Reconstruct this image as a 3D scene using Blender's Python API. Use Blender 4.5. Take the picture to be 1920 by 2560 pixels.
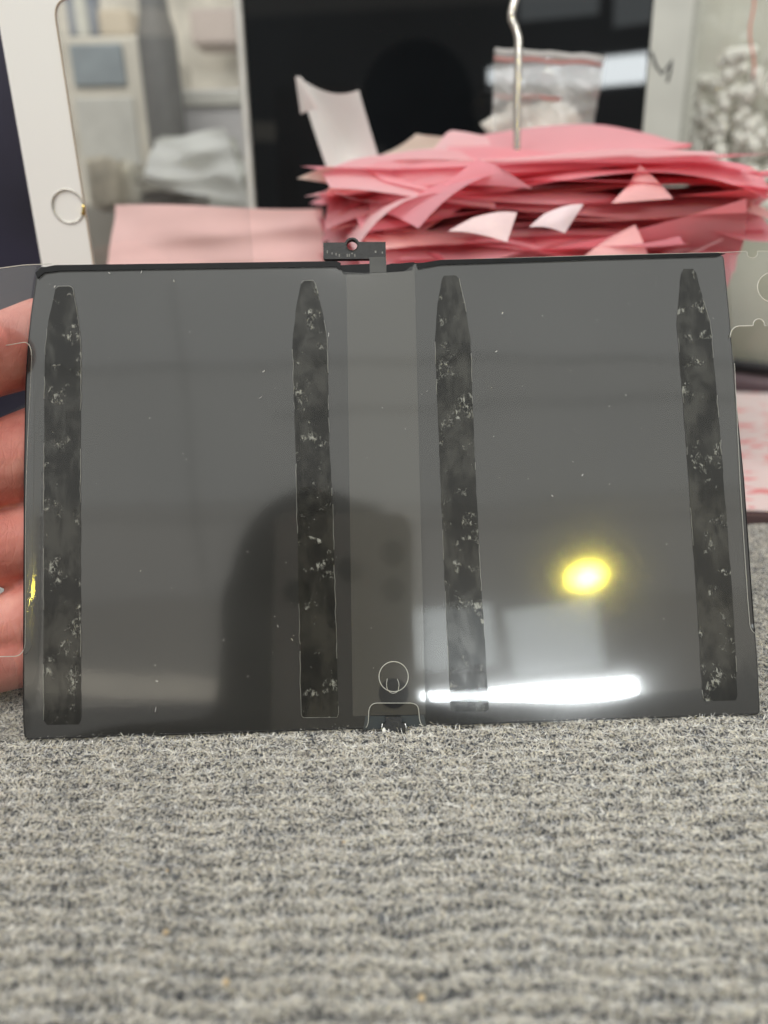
import bpy, bmesh, math, random
import numpy as np
from mathutils import Vector, Matrix
from mathutils.geometry import delaunay_2d_cdt

random.seed(7)
rng = np.random.default_rng(7)
for o in list(bpy.data.objects):
    bpy.data.objects.remove(o)
scene = bpy.context.scene
COL = scene.collection

# ------------------------------------------------------------------ camera
CAM_H = 0.1265
CAMR = Matrix(((0.99979092, 0.02044805, 0.0),
               (-0.00765997, 0.37452827, -0.92718385),
               (-0.01895910, 0.92699000, 0.37460659)))
CAMP = Vector((0, 0, CAM_H))
cam_data = bpy.data.cameras.new('camera')
cam = bpy.data.objects.new('camera', cam_data)
COL.objects.link(cam)
cam.matrix_world = Matrix.Translation(CAMP) @ CAMR.to_4x4()
cam_data.sensor_fit = 'VERTICAL'
cam_data.sensor_height = 36.0
cam_data.lens = 27.0
cam_data.clip_start = 0.005
cam_data.clip_end = 100
cam_data.dof.use_dof = True
cam_data.dof.focus_distance = 0.205
cam_data.dof.aperture_fstop = 7.6
scene.camera = cam

# ------------------------------------------------------------------ room light
scene.view_settings.view_transform = 'Standard'
scene.view_settings.look = 'None'
scene.view_settings.exposure = 0.0
scene.view_settings.gamma = 1.0
scene.cycles.max_bounces = 10
scene.cycles.diffuse_bounces = 6
scene.cycles.transparent_max_bounces = 20
world = bpy.data.worlds.new('World')
scene.world = world
world.use_nodes = True
bg = world.node_tree.nodes['Background']
bg.inputs[0].default_value = (1.0, 0.985, 0.945, 1)
bg.inputs[1].default_value = 0.36


def area_light(name, loc, target, sx, sy, radiance, color, shape='RECTANGLE'):
    d = bpy.data.lights.new(name, 'AREA')
    d.shape = shape
    d.size = sx
    if shape in ('RECTANGLE', 'ELLIPSE'):
        d.size_y = sy
    a = sx * sy if shape == 'RECTANGLE' else math.pi / 4 * sx * sy
    d.energy = radiance * math.pi * a
    d.color = color
    o = bpy.data.objects.new(name, d)
    COL.objects.link(o)
    o.location = loc
    o.rotation_euler = (Vector(target) - Vector(loc)).to_track_quat('-Z', 'Y').to_euler()
    return o


# battery frame: x along its width, y up its face, z out of its face
BATR = Matrix(((0.99978686, -0.00969614, 0.01822708),
               (0.02064562, 0.46954640, -0.88266638),
               (0.0, 0.88285455, 0.46964651)))
BATP = Vector((0.00192147, 0.16401718, CAM_H - 0.12670587))
FPX = 1920.0


def ray(u, v):
    return CAMR @ Vector(((u - 960) / FPX, -(v - 1280) / FPX, -1))


def at(u, v, Y):
    """point of the scene seen at photograph position u,v on the upright plane y=Y"""
    r = ray(u, v)
    return CAMP + r * (Y / r.y)


def floor_at(u, v, z=0.0):
    r = ray(u, v)
    return CAMP + r * ((z - CAM_H) / r.z)


def bp(u, v):
    """measure a photograph position on the battery face, in metres in its own frame"""
    r = ray(u, v)
    n = BATR.col[2]
    t = (BATP - CAMP).dot(n) / r.dot(n)
    q = BATR.transposed() @ (CAMP + r * t - BATP)
    return (q.x, q.y)


def refl(u, v, D):
    """place in the room that the flat film mirrors at u,v, D metres from the film"""
    r = ray(u, v).normalized()
    n = BATR.col[2].normalized()
    t = (BATP - CAMP).dot(n) / r.dot(n)
    hit = CAMP + r * t
    d = r - 2 * r.dot(n) * n
    return hit + d * D


FACE = BATP + BATR @ Vector((0.0, 0.06, 0))
# ceiling light field of the shop
for ya, yb_, rad, colr in ((1.6, -1.9, .74, (.97, 1.0, .98)), (-1.92, -2.9, .67, (.98, 1.0, .96)), (-2.92, -4.0, .58, (1.0, .97, .89)), (-4.02, -6.2, .42, (1.0, .93, .80))):
    area_light('ceiling_light', (0, (ya + yb_) / 2, 2.2), (0, (ya + yb_) / 2, 0), 6.0, ya - yb_, rad, colr)
# round yellow down light
LP = refl(1466, 1433, .45)
area_light('round_yellow_lamp', LP, FACE + Vector((0, 0, -0.12)), 0.030, 0.022, 62.0, (1.0, 0.83, 0.075), 'ELLIPSE').rotation_euler.rotate_axis('Z', math.radians(-14))
core = LP + (FACE - LP) * .04 + Vector((.003, 0, -.003))
area_light('lamp_core', core, FACE, 0.016, 0.013, 30.0, (1.0, 0.90, 0.30), 'ELLIPSE')
# shop window and the tube below it
WD = 2.4
for (ua, ub) in ((1030, 1238), (1262, 1525)):
    w0, w1 = refl(ua, 1502, WD), refl(ub, 1668, WD)
    area_light('shop_window', (w0 + w1) / 2, FACE, abs(w1.x - w0.x), abs(w0.z - w1.z), 2.7, (0.90, 0.98, 1.0))
t0, t1 = refl(1000, 1734, WD - .3), refl(1585, 1790, WD - .3)
area_light('tube_lamp', (t0 + t1) / 2, FACE, .72, .080, 46.0, (0.92, 0.98, 1.0))
# added soft overhead fill, an unseen source behind the photographer's left shoulder
area_light('overhead_fill', (-0.25, -0.22, 1.25), (0.0, 0.3, 0.05), 0.8, 0.5, 4.6, (1.0, 0.98, 0.94))
area_light('side_fill', (-1.15, -0.75, 0.95), (0.1, 0.4, 0.1), 0.7, 0.6, 5.0, (1.0, 0.985, 0.95))  # added fill from the left for pile and jar fronts, outside the film's reflections
p0, p1 = refl(-160, 1650, 1.1), refl(620, 1775, 1.1)
area_light('warm_shop_panel', (p0 + p1) / 2, FACE, abs(p1.x - p0.x), abs(p0.z - p1.z), 1.0, (1.0, 0.90, 0.72))


# ------------------------------------------------------------------ helpers
def tag(o, label=None, cat=None, group=None, kind=None):
    if label: o['label'] = label
    if cat: o['category'] = cat
    if group: o['group'] = group
    if kind: o['kind'] = kind
    return o


def link(name, me, mat=None, parent=None, smooth=False):
    o = bpy.data.objects.new(name, me)
    COL.objects.link(o)
    if mat: me.materials.append(mat)
    if parent: o.parent = parent
    if smooth:
        me.polygons.foreach_set('use_smooth', [True] * len(me.polygons))
    return o


def mesh(name, verts, faces, mat=None, parent=None, smooth=False):
    me = bpy.data.meshes.new(name)
    me.from_pydata([tuple(v) for v in verts], [], faces)
    me.update()
    return link(name, me, mat, parent, smooth)


def from_bm(name, bm, mat=None, parent=None, smooth=False):
    me = bpy.data.meshes.new(name)
    bmesh.ops.recalc_face_normals(bm, faces=bm.faces)
    bm.to_mesh(me)
    bm.free()
    return link(name, me, mat, parent, smooth)


def empty(name, loc=(0, 0, 0)):
    o = bpy.data.objects.new(name, None)
    COL.objects.link(o)
    o.location = loc
    o.empty_display_size = 0.01
    return o


def box_bm(x0, x1, y0, y1, z0, z1, bev=0.0, seg=2):
    bm = bmesh.new()
    bmesh.ops.create_cube(bm, size=1)
    for v in bm.verts:
        v.co = Vector(((x0 + x1) / 2 + v.co.x * (x1 - x0), (y0 + y1) / 2 + v.co.y * (y1 - y0), (z0 + z1) / 2 + v.co.z * (z1 - z0)))
    if bev:
        bmesh.ops.bevel(bm, geom=list(bm.edges), offset=bev, segments=seg, affect='EDGES', profile=0.5)
    return bm


def tube_geo(pts, r, n=8, closed=False, caps=True):
    pts = [Vector(p) for p in pts]
    m = len(pts)
    rs = r if isinstance(r, (list, tuple)) else [r] * m
    V, F = [], []
    prev = None
    for i, p in enumerate(pts):
        a = pts[i - 1] if (i > 0 or closed) else pts[i]
        b = pts[(i + 1) % m] if (i < m - 1 or closed) else pts[i]
        t = (b - a).normalized()
        if prev is None:
            x = t.orthogonal().normalized()
        else:
            x = (prev - t * prev.dot(t)).normalized()
        prev = x
        y = t.cross(x)
        for k in range(n):
            an = 2 * math.pi * k / n
            V.append(p + (x * math.cos(an) + y * math.sin(an)) * rs[i])
    for i in range(m if closed else m - 1):
        j = (i + 1) % m
        for k in range(n):
            k2 = (k + 1) % n
            F.append((i * n + k, i * n + k2, j * n + k2, j * n + k))
    if caps and not closed:
        F.append(tuple(range(n))[::-1])
        F.append(tuple(range((m - 1) * n, m * n)))
    return V, F


def tube(name, pts, r, mat, parent=None, n=8, closed=False):
    V, F = tube_geo(pts, r, n, closed)
    return mesh(name, V, F, mat, parent, True)


def lathe(name, prof, mat, parent=None, n=48, loc=(0, 0, 0)):
    V, F = [], []
    for (r, z) in prof:
        for k in range(n):
            a = 2 * math.pi * k / n
            V.append((loc[0] + r * math.cos(a), loc[1] + r * math.sin(a), loc[2] + z))
    for i in range(len(prof) - 1):
        for k in range(n):
            k2 = (k + 1) % n
            F.append((i * n + k, i * n + k2, (i + 1) * n + k2, (i + 1) * n + k))
    return mesh(name, V, F, mat, parent, True)


def round_poly(pts, rad, seg=5):
    """round the corners of a 2D polygon; rad a number or one per corner"""
    out = []
    n = len(pts)
    for i in range(n):
        p = Vector(pts[i]); a = Vector(pts[i - 1]); b = Vector(pts[(i + 1) % n])
        r = rad[i] if isinstance(rad, (list, tuple)) else rad
        u = (a - p); w = (b - p)
        r = min(r, u.length * .49, w.length * .49)
        if r < 1e-7:
            out.append((p.x, p.y)); continue
        s = p + u.normalized() * r; e = p + w.normalized() * r
        for k in range(seg + 1):
            t = k / seg
            q = s * (1 - t) ** 2 + p * 2 * t * (1 - t) + e * t * t
            out.append((q.x, q.y))
    return out


def dense(pts, step, closed=True):
    out = []
    n = len(pts)
    for i in range(n if closed else n - 1):
        a = Vector(pts[i]); b = Vector(pts[(i + 1) % n])
        k = max(1, int((b - a).length / step))
        for j in range(k):
            q = a.lerp(b, j / k)
            out.append((q.x, q.y))
    if not closed: out.append(tuple(pts[-1]))
    return out


def inset(pts, d):
    n = len(pts)
    A = sum(pts[i][0] * pts[(i + 1) % n][1] - pts[(i + 1) % n][0] * pts[i][1] for i in range(n))
    sg = 1 if A > 0 else -1
    out = []
    for i in range(n):
        a = Vector(pts[i - 1]); p = Vector(pts[i]); b = Vector(pts[(i + 1) % n])
        t = ((p - a).normalized() + (b - p).normalized())
        t = t.normalized() if t.length > 1e-9 else (b - p).normalized()
        q = p + Vector((-t.y, t.x)) * sg * d
        out.append((q.x, q.y))
    return out


def fill(outline, holes, hfun, step=None, extra=()):
    """triangulated sheet inside an outline with holes and an inner grid; z from hfun"""
    P = list(outline)
    E = [(i, (i + 1) % len(outline)) for i in range(len(outline))]
    for h in holes:
        o = len(P)
        P += list(h)
        E += [(o + i, o + (i + 1) % len(h)) for i in range(len(h))]
    P += list(extra)
    if step:
        xs = [p[0] for p in outline]; ys = [p[1] for p in outline]
        x = min(xs) + step * .5
        while x < max(xs):
            y = min(ys) + step * .5
            while y < max(ys):
                P.append((x + .0137 * step * math.sin(y * 9e3), y + .0137 * step * math.sin(x * 7e3)))
                y += step
            x += step
    r = delaunay_2d_cdt([Vector(p) for p in P], E, [], 0, 1e-7)
    V = [(v.x, v.y, hfun(v.x, v.y)) for v in r[0]]
    F = []
    polys = [np.array(outline)] + [np.array(h) for h in holes]
    ce = np.array([[sum(r[0][k].x for k in f) / 3, sum(r[0][k].y for k in f) / 3] for f in r[2]])
    ins = []
    for q in polys:
        c_in = np.zeros(len(ce), bool)
        j = len(q) - 1
        for i in range(len(q)):
            (xi_, yi_), (xj_, yj_) = q[i], q[j]
            if yi_ != yj_:
                c_in ^= ((yi_ > ce[:, 1]) != (yj_ > ce[:, 1])) & (ce[:, 0] < (xj_ - xi_) * (ce[:, 1] - yi_) / (yj_ - yi_) + xi_)
            j = i
        ins.append(c_in)
    keep = ins[0].copy()
    for h_in in ins[1:]: keep &= ~h_in
    for f, kp in zip(r[2], keep):
        if not kp: continue
        a, b, c = (r[0][k] for k in f[:3])
        if (b - a).cross(c - a) < 0: f = f[::-1]
        F.append(tuple(f))
    return V, F


def plate(name, outline, z0, z1, mat, parent, holes=()):
    """flat plate of constant thickness cut to an outline"""
    V, F = fill(outline, list(holes), lambda x, y: z1)
    used = sorted({k for f in F for k in f})
    ix = {k: i for i, k in enumerate(used)}
    V = [V[k] for k in used]; F = [tuple(ix[k] for k in f) for f in F]
    bm = bmesh.new()
    vs = [bm.verts.new(v) for v in V]
    for f in F:
        try: bm.faces.new([vs[k] for k in f])
        except ValueError: pass
    r = bmesh.ops.extrude_face_region(bm, geom=list(bm.faces))
    for g in r['geom']:
        if isinstance(g, bmesh.types.BMVert): g.co.z = z0
    return from_bm(name, bm, mat, parent)


# ------------------------------------------------------------------ materials
def new_mat(name):
    m = bpy.data.materials.new(name)
    m.use_nodes = True
    nt = m.node_tree
    return m, nt, nt.nodes['Principled BSDF'], nt.nodes['Material Output']


def N(nt, typ, **kw):
    n = nt.nodes.new(typ)
    for k, v in kw.items():
        if k.startswith('i_'):
            key = k[2:]
            key = int(key) if key.isdigit() else key.replace('_', ' ')
            n.inputs[key].default_value = v
        else:
            setattr(n, k, v)
    return n


def ramp(nt, fac, stops):
    n = nt.nodes.new('ShaderNodeValToRGB')
    while len(n.color_ramp.elements) < len(stops): n.color_ramp.elements.new(0.5)
    for e, (p, c) in zip(n.color_ramp.elements, stops):
        e.position = p
        e.color = (c[0], c[1], c[2], 1) if not isinstance(c, (int, float)) else (c, c, c, 1)
    nt.links.new(fac, n.inputs[0])
    return n


def simple(name, col, rough=.5, var=.12, scale=60, metal=0, ior=1.45, bump=0, bscale=400):
    m, nt, p, out = new_mat(name)
    tc = N(nt, 'ShaderNodeTexCoord')
    nz = N(nt, 'ShaderNodeTexNoise', i_Scale=scale, i_Detail=4.0)
    nt.links.new(tc.outputs['Object'], nz.inputs['Vector'])
    r = ramp(nt, nz.outputs['Fac'], [(.3, [c * (1 - var) for c in col]), (.7, [min(1, c * (1 + var)) for c in col])])
    nt.links.new(r.outputs[0], p.inputs['Base Color'])
    p.inputs['Roughness'].default_value = rough
    p.inputs['Metallic'].default_value = metal
    p.inputs['IOR'].default_value = ior
    if bump:
        b2 = N(nt, 'ShaderNodeTexNoise', i_Scale=bscale, i_Detail=6.0)
        nt.links.new(tc.outputs['Object'], b2.inputs['Vector'])
        bn = N(nt, 'ShaderNodeBump', i_Strength=bump, i_Distance=.0005)
        nt.links.new(b2.outputs['Fac'], bn.inputs['Height'])
        nt.links.new(bn.outputs[0], p.inputs['Normal'])
    return m


def paper_mat(name, col, transl=.35, tcol=None, blot=None):
    m, nt, p, out = new_mat(name)
    nt.nodes.remove(p)
    tc = N(nt, 'ShaderNodeTexCoord')
    nz = N(nt, 'ShaderNodeTexNoise', i_Scale=45.0, i_Detail=5.0)
    nt.links.new(tc.outputs['Object'], nz.inputs['Vector'])
    r = ramp(nt, nz.outputs['Fac'], [(.3, [c * .93 for c in col]), (.7, col)])
    colout = r.outputs[0]
    if blot:
        n2 = N(nt, 'ShaderNodeTexNoise', i_Scale=blot[0], i_Detail=2.0)
        mp = N(nt, 'ShaderNodeMapping')
        mp.inputs['Scale'].default_value = (1, 2.6, 1)
        nt.links.new(tc.outputs['Object'], mp.inputs['Vector'])
        nt.links.new(mp.outputs[0], n2.inputs['Vector'])
        f = ramp(nt, n2.outputs['Fac'], [(blot[1], 0.0), (blot[1] + .05, 1.0)])
        mx = N(nt, 'ShaderNodeMixRGB')
        mx.inputs[2].default_value = (*blot[2], 1)
        nt.links.new(f.outputs[0], mx.inputs[0]); nt.links.new(colout, mx.inputs[1])
        colout = mx.outputs[0]
    d = N(nt, 'ShaderNodeBsdfDiffuse'); t = N(nt, 'ShaderNodeBsdfTranslucent')
    nt.links.new(colout, d.inputs[0])
    if tcol: t.inputs[0].default_value = (*tcol, 1)
    else: nt.links.new(colout, t.inputs[0])
    b = N(nt, 'ShaderNodeTexNoise', i_Scale=500.0, i_Detail=4.0)
    nt.links.new(tc.outputs['Object'], b.inputs['Vector'])
    bn = N(nt, 'ShaderNodeBump', i_Strength=.15, i_Distance=.0004)
    nt.links.new(b.outputs['Fac'], bn.inputs['Height'])
    nt.links.new(bn.outputs[0], d.inputs['Normal'])
    mx = N(nt, 'ShaderNodeMixShader', i_0=transl)
    nt.links.new(d.outputs[0], mx.inputs[1]); nt.links.new(t.outputs[0], mx.inputs[2])
    nt.links.new(mx.outputs[0], out.inputs['Surface'])
    return m


def clear_mat(name, ior=1.5, rough=.0, tint=(1, 1, 1), veil=0.0, veilcol=(.9, .9, .88), haze=0.0, bump=0.0, bscale=200.0):
    """thin clear sheet: passes light straight, mirrors by Fresnel, with an optional milky veil"""
    m, nt, p, out = new_mat(name)
    nt.nodes.remove(p)
    tr = N(nt, 'ShaderNodeBsdfTransparent'); tr.inputs[0].default_value = (*tint, 1)
    g = N(nt, 'ShaderNodeBsdfGlossy', i_Roughness=rough)
    lw = N(nt, 'ShaderNodeLayerWeight')
    f0 = ((ior - 1) / (ior + 1)) ** 2
    pw = N(nt, 'ShaderNodeMath', operation='POWER', i_1=5.0)
    nt.links.new(lw.outputs['Facing'], pw.inputs[0])
    mr = N(nt, 'ShaderNodeMapRange', i_3=f0, i_4=1.0)
    nt.links.new(pw.outputs[0], mr.inputs[0])
    base = tr.outputs[0]
    if veil:
        d = N(nt, 'ShaderNodeBsdfDiffuse'); d.inputs[0].default_value = (*veilcol, 1)
        t = N(nt, 'ShaderNodeBsdfTranslucent'); t.inputs[0].default_value = (*veilcol, 1)
        dt = N(nt, 'ShaderNodeMixShader', i_0=.5)
        nt.links.new(d.outputs[0], dt.inputs[1]); nt.links.new(t.outputs[0], dt.inputs[2])
        v = N(nt, 'ShaderNodeMixShader', i_0=veil)
        nt.links.new(base, v.inputs[1]); nt.links.new(dt.outputs[0], v.inputs[2])
        base = v.outputs[0]
    gl = g.outputs[0]
    if haze:
        g2 = N(nt, 'ShaderNodeBsdfGlossy', i_Roughness=.17)
        h = N(nt, 'ShaderNodeMixShader', i_0=haze)
        nt.links.new(gl, h.inputs[1]); nt.links.new(g2.outputs[0], h.inputs[2])
        tcs = N(nt, 'ShaderNodeTexCoord')
        sm = N(nt, 'ShaderNodeTexNoise', i_Scale=38.0, i_Detail=7.0, i_Roughness=.65, i_Distortion=.6)
        nt.links.new(tcs.outputs['Object'], sm.inputs['Vector'])
        sr = N(nt, 'ShaderNodeMapRange', i_1=.3, i_2=.7, i_3=haze * .45, i_4=min(1.0, haze * 1.5))
        nt.links.new(sm.outputs['Fac'], sr.inputs[0]); nt.links.new(sr.outputs[0], h.inputs[0])
        gl = h.outputs[0]
    if bump:
        tc = N(nt, 'ShaderNodeTexCoord')
        b = N(nt, 'ShaderNodeTexNoise', i_Scale=bscale, i_Detail=3.0)
        nt.links.new(tc.outputs['Object'], b.inputs['Vector'])
        bn = N(nt, 'ShaderNodeBump', i_Strength=bump, i_Distance=.001)
        nt.links.new(b.outputs['Fac'], bn.inputs['Height'])
        nt.links.new(bn.outputs[0], g.inputs['Normal'])
    mx = N(nt, 'ShaderNodeMixShader')
    nt.links.new(mr.outputs[0], mx.inputs[0])
    nt.links.new(base, mx.inputs[1]); nt.links.new(gl, mx.inputs[2])
    nt.links.new(mx.outputs[0], out.inputs['Surface'])
    return m


# ------------------------------------------------------------------ carpet and bench
MAT_END = 0.292


def carpet():
    ang = math.radians(-2.2)
    ca, sa = math.cos(ang), math.sin(ang)
    per = 0.0041

    def wav(x, y):
        return 0.0009 * np.sin(x * 70 + y * 31) + 0.0006 * np.sin(x * 173 + 1.3 + y * 60) + .0004 * np.sin(x * 411 + y * 190)

    def rib(x, y):
        v = (-sa * x + ca * y) + wav(x, y)
        return v / per

    # base sheet
    m, nt, p, out = new_mat('carpet_backing')
    tc = N(nt, 'ShaderNodeTexCoord')
    nz = N(nt, 'ShaderNodeTexNoise', i_Scale=1500.0, i_Detail=5.0)
    nt.links.new(tc.outputs['Object'], nz.inputs['Vector'])
    r = ramp(nt, nz.outputs['Fac'], [(.40, (.06, .065, .075)), (.52, (.42, .40, .36)), (.66, (.80, .76, .68))])
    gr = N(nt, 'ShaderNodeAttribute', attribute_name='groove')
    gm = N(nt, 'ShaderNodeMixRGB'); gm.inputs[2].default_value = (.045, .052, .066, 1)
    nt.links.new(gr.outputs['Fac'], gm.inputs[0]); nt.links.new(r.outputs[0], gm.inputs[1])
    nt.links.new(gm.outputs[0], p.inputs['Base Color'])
    bb = N(nt, 'ShaderNodeBump', i_Strength=.8, i_Distance=.0008)
    nt.links.new(nz.outputs['Fac'], bb.inputs['Height']); nt.links.new(bb.outputs[0], p.inputs['Normal'])
    p.inputs['Roughness'].default_value = .95
    p.inputs['Specular IOR Level'].default_value = .1
    xs = np.arange(-0.45, 0.4501, 0.003)
    ys = np.arange(-0.15, MAT_END + .0005, 0.0007)
    X, Y = np.meshgrid(xs, ys)
    ph = rib(X, Y) * 2 * np.pi
    Z = -0.0015 + 0.0012 * np.cos(ph)
    V = np.stack([X, Y, Z], -1).reshape(-1, 3)
    ny, nx = X.shape
    i = np.arange(ny - 1)[:, None] * nx + np.arange(nx - 1)[None]
    F = np.stack([i, i + 1, i + 1 + nx, i + nx], -1).reshape(-1, 4)
    me = bpy.data.meshes.new('carpet')
    me.from_pydata(V.tolist(), [], F.tolist())
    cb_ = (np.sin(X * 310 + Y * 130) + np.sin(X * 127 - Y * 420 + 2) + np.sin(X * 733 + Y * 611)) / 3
    gv = np.clip((.5 - .5 * np.cos(ph)) ** 3 * (.9 + .8 * cb_), 0, 1)        # backing darkens between the ribs, in broken runs
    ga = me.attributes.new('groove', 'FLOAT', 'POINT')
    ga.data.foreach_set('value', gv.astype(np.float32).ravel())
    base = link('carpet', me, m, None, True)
    tag(base, kind='structure')
    # pile
    def field(n, x0, x1, y0, y1):
        return rng.uniform(x0, x1, n), rng.uniform(y0, y1, n)
    parts = [field(400000, -.130, .130, .066, .185), field(60000, .085, .19, .185, MAT_END), field(30000, -.19, -.085, .185, MAT_END),
             field(24000, -.22, -.13, .05, .2), field(24000, .13, .22, .05, .2), field(12000, -.16, .16, .04, .066)]
    x = np.concatenate([a for a, b in parts]); y = np.concatenate([b for a, b in parts])
    n = len(x)
    ph = np.mod(rib(x, y), 1.0)
    crown = 0.5 + 0.5 * np.cos((ph - .0) * 2 * np.pi)          # 1 on the rib, 0 in the groove
    L = rng.uniform(.0008, .0023, n)
    L *= .5 + .5 * crown
    az = rng.uniform(0, 2 * np.pi, n)
    lean = rng.uniform(.6, 1.5, n)
    z0 = -0.0015 + 0.0012 * np.cos(ph * 2 * np.pi)
    w = rng.uniform(.00004, .00009, n)
    dx, dy = np.cos(az) * np.sin(lean), np.sin(az) * np.sin(lean)
    dz = np.cos(lean) * (.35 + .65 * crown)
    cur = rng.uniform(-.9, .9, n)
    sx, sy = -np.sin(az), np.cos(az)
    P = np.zeros((n, 3, 3))
    P[:, 0] = np.stack([x, y, z0], -1)
    for k, t in ((1, .55), (2, 1.0)):
        b = cur * t * t * .5 * L
        sag = t * t * L * .25 * np.sin(lean)
        P[:, k] = np.stack([x + dx * L * t + sx * b, y + dy * L * t + sy * b, z0 + dz * L * t - sag], -1)
    tw = rng.uniform(0, np.pi, n)
    wx, wy, wz = sx * np.cos(tw), sy * np.cos(tw), np.sin(tw)
    WV = np.stack([wx, wy, wz], -1)
    taper = np.array([1, 1, .35])
    A = P - WV[:, None] * (w[:, None] * taper)[..., None]
    B = P + WV[:, None] * (w[:, None] * taper)[..., None]
    VV = np.stack([A, B], 2).reshape(-1, 3)                    # n,4,2
    bi = (np.arange(n) * 6)[:, None, None]
    q = np.array([[0, 1, 3, 2], [2, 3, 5, 4]])[None]
    FF = (bi + q).reshape(-1, 4)
    me = bpy.data.meshes.new('carpet_pile')
    me.vertices.add(len(VV)); me.vertices.foreach_set('co', VV.astype(np.float32).ravel())
    nf = len(FF)
    me.loops.add(nf * 4); me.loops.foreach_set('vertex_index', FF.astype(np.int32).ravel())
    me.polygons.add(nf)
    me.polygons.foreach_set('loop_start', np.arange(nf, dtype=np.int32) * 4)
    me.update(calc_edges=True)
    # yarn colours: undyed beige, pale grey, warm tan, slate, charcoal
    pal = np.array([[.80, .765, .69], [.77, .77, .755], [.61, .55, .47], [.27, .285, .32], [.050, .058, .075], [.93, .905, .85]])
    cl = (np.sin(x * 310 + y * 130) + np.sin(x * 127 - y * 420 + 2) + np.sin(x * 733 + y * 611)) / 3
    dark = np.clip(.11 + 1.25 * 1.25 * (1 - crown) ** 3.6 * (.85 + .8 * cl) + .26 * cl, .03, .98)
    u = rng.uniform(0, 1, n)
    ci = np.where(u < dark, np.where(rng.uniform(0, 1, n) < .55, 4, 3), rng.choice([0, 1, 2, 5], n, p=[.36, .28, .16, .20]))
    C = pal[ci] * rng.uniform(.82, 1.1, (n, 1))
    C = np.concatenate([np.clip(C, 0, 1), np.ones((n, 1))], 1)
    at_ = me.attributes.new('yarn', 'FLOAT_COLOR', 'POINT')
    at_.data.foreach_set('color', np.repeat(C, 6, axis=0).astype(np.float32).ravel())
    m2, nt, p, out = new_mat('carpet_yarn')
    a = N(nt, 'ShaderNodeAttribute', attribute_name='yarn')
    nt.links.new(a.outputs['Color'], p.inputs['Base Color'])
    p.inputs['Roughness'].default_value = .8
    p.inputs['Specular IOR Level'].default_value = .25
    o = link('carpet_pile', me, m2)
    tag(o, 'short fuzzy grey and beige pile of the ribbed carpet', 'carpet', kind='stuff')
    # the bench below and behind
    bm = box_bm(-.9, .9, -.4, 1.5, -.05, -.006)
    b = from_bm('bench_top', bm, simple('bench_laminate', (.11, .085, .075), .45, .2, 20))
    tag(b, kind='structure')
    # crumbs on the carpet
    cm = simple('crumb', (.62, .48, .30), .7)
    spots = [(415, 2330), (565, 2455), (1055, 2495), (1180, 2015), (860, 2105), (418, 2176)]
    labels = ['small tan crumb on the carpet left of the middle', 'flat tan crumb low on the carpet left side', 'yellow crumb near the bottom edge of the carpet',
              'tiny pale crumb on the carpet right of the middle', 'tiny pale crumb on the carpet below the left cell', 'tiny yellowish crumb on the carpet far left']
    for (u, v), lb in zip(spots, labels):
        bm = bmesh.new()
        bmesh.ops.create_icosphere(bm, subdivisions=2, radius=.0006 if v > 2200 else .0003)
        for vv in bm.verts: vv.co *= random.uniform(.65, 1.25)
        o = from_bm('crumb', bm, cm, None, True)
        o.location = floor_at(u, v, .0008)
        tag(o, lb, 'crumb', 'crumbs on the carpet')


carpet()

# ------------------------------------------------------------------ battery
bat = empty('tablet_battery')
bat.matrix_world = Matrix.Translation(BATP) @ BATR.to_4x4()
tag(bat, 'flat black two-cell tablet battery under clear film, propped on the carpet', 'battery')


def hface(x, y):
    """gentle waviness of the pouch face and of the film that clings to it"""
    h = 0.00010 * math.sin(x * 46 + 0.6) * math.cos(y * 31 + .4) + 0.00004 * math.sin(x * 21 + y * 60)
    h += 0.000012 * math.sin(x * 150 + y * 90)
    yb = 0.009 - y
    if yb > 0:                                                  # face rolls back towards the lower seam
        h -= 2.4 * yb * yb * (0.9 + .5 * math.sin(x * 75 + 1.0))
    return h


def hfilm(x, y):
    h = hface(min(max(x, -.1), .1), min(max(y, -.001), .128)) + .00042
    xl = -0.0915 - x
    if 0 < xl:                                                  # left margin lifts off the cell
        t1 = min(xl, .0012); t2 = min(max(xl - .0012, 0), .0030); t3 = max(xl - .0042, 0)
        fa = min(1, max(0, (.112 - y) / .045)); fb = min(1, max(0, (y + .002) / .03))
        fade = fa * fa * (3 - 2 * fa) * fb * fb * (3 - 2 * fb)
        h += fade * (200 * t1 * t1 + .48 * t2 + 24 * t2 * t2 + .12 * t3)
    xr = x - .0955
    if xr > 0:
        h += min(xr, .006) * .05
    return h


blk, nt, p, out = new_mat('black_pouch')
tc = N(nt, 'ShaderNodeTexCoord')
nz = N(nt, 'ShaderNodeTexNoise', i_Scale=30.0, i_Detail=3.0)
nt.links.new(tc.outputs['Object'], nz.inputs['Vector'])
r = ramp(nt, nz.outputs['Fac'], [(.3, (.012, .012, .0115)), (.7, (.020, .020, .019))])
nt.links.new(r.outputs[0], p.inputs['Base Color'])
p.inputs['Roughness'].default_value = .075
p.inputs['IOR'].default_value = 1.78
edge_blk = simple('black_seam', (.008, .0085, .0095), .35, .2, 300, ior=1.25)


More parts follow.
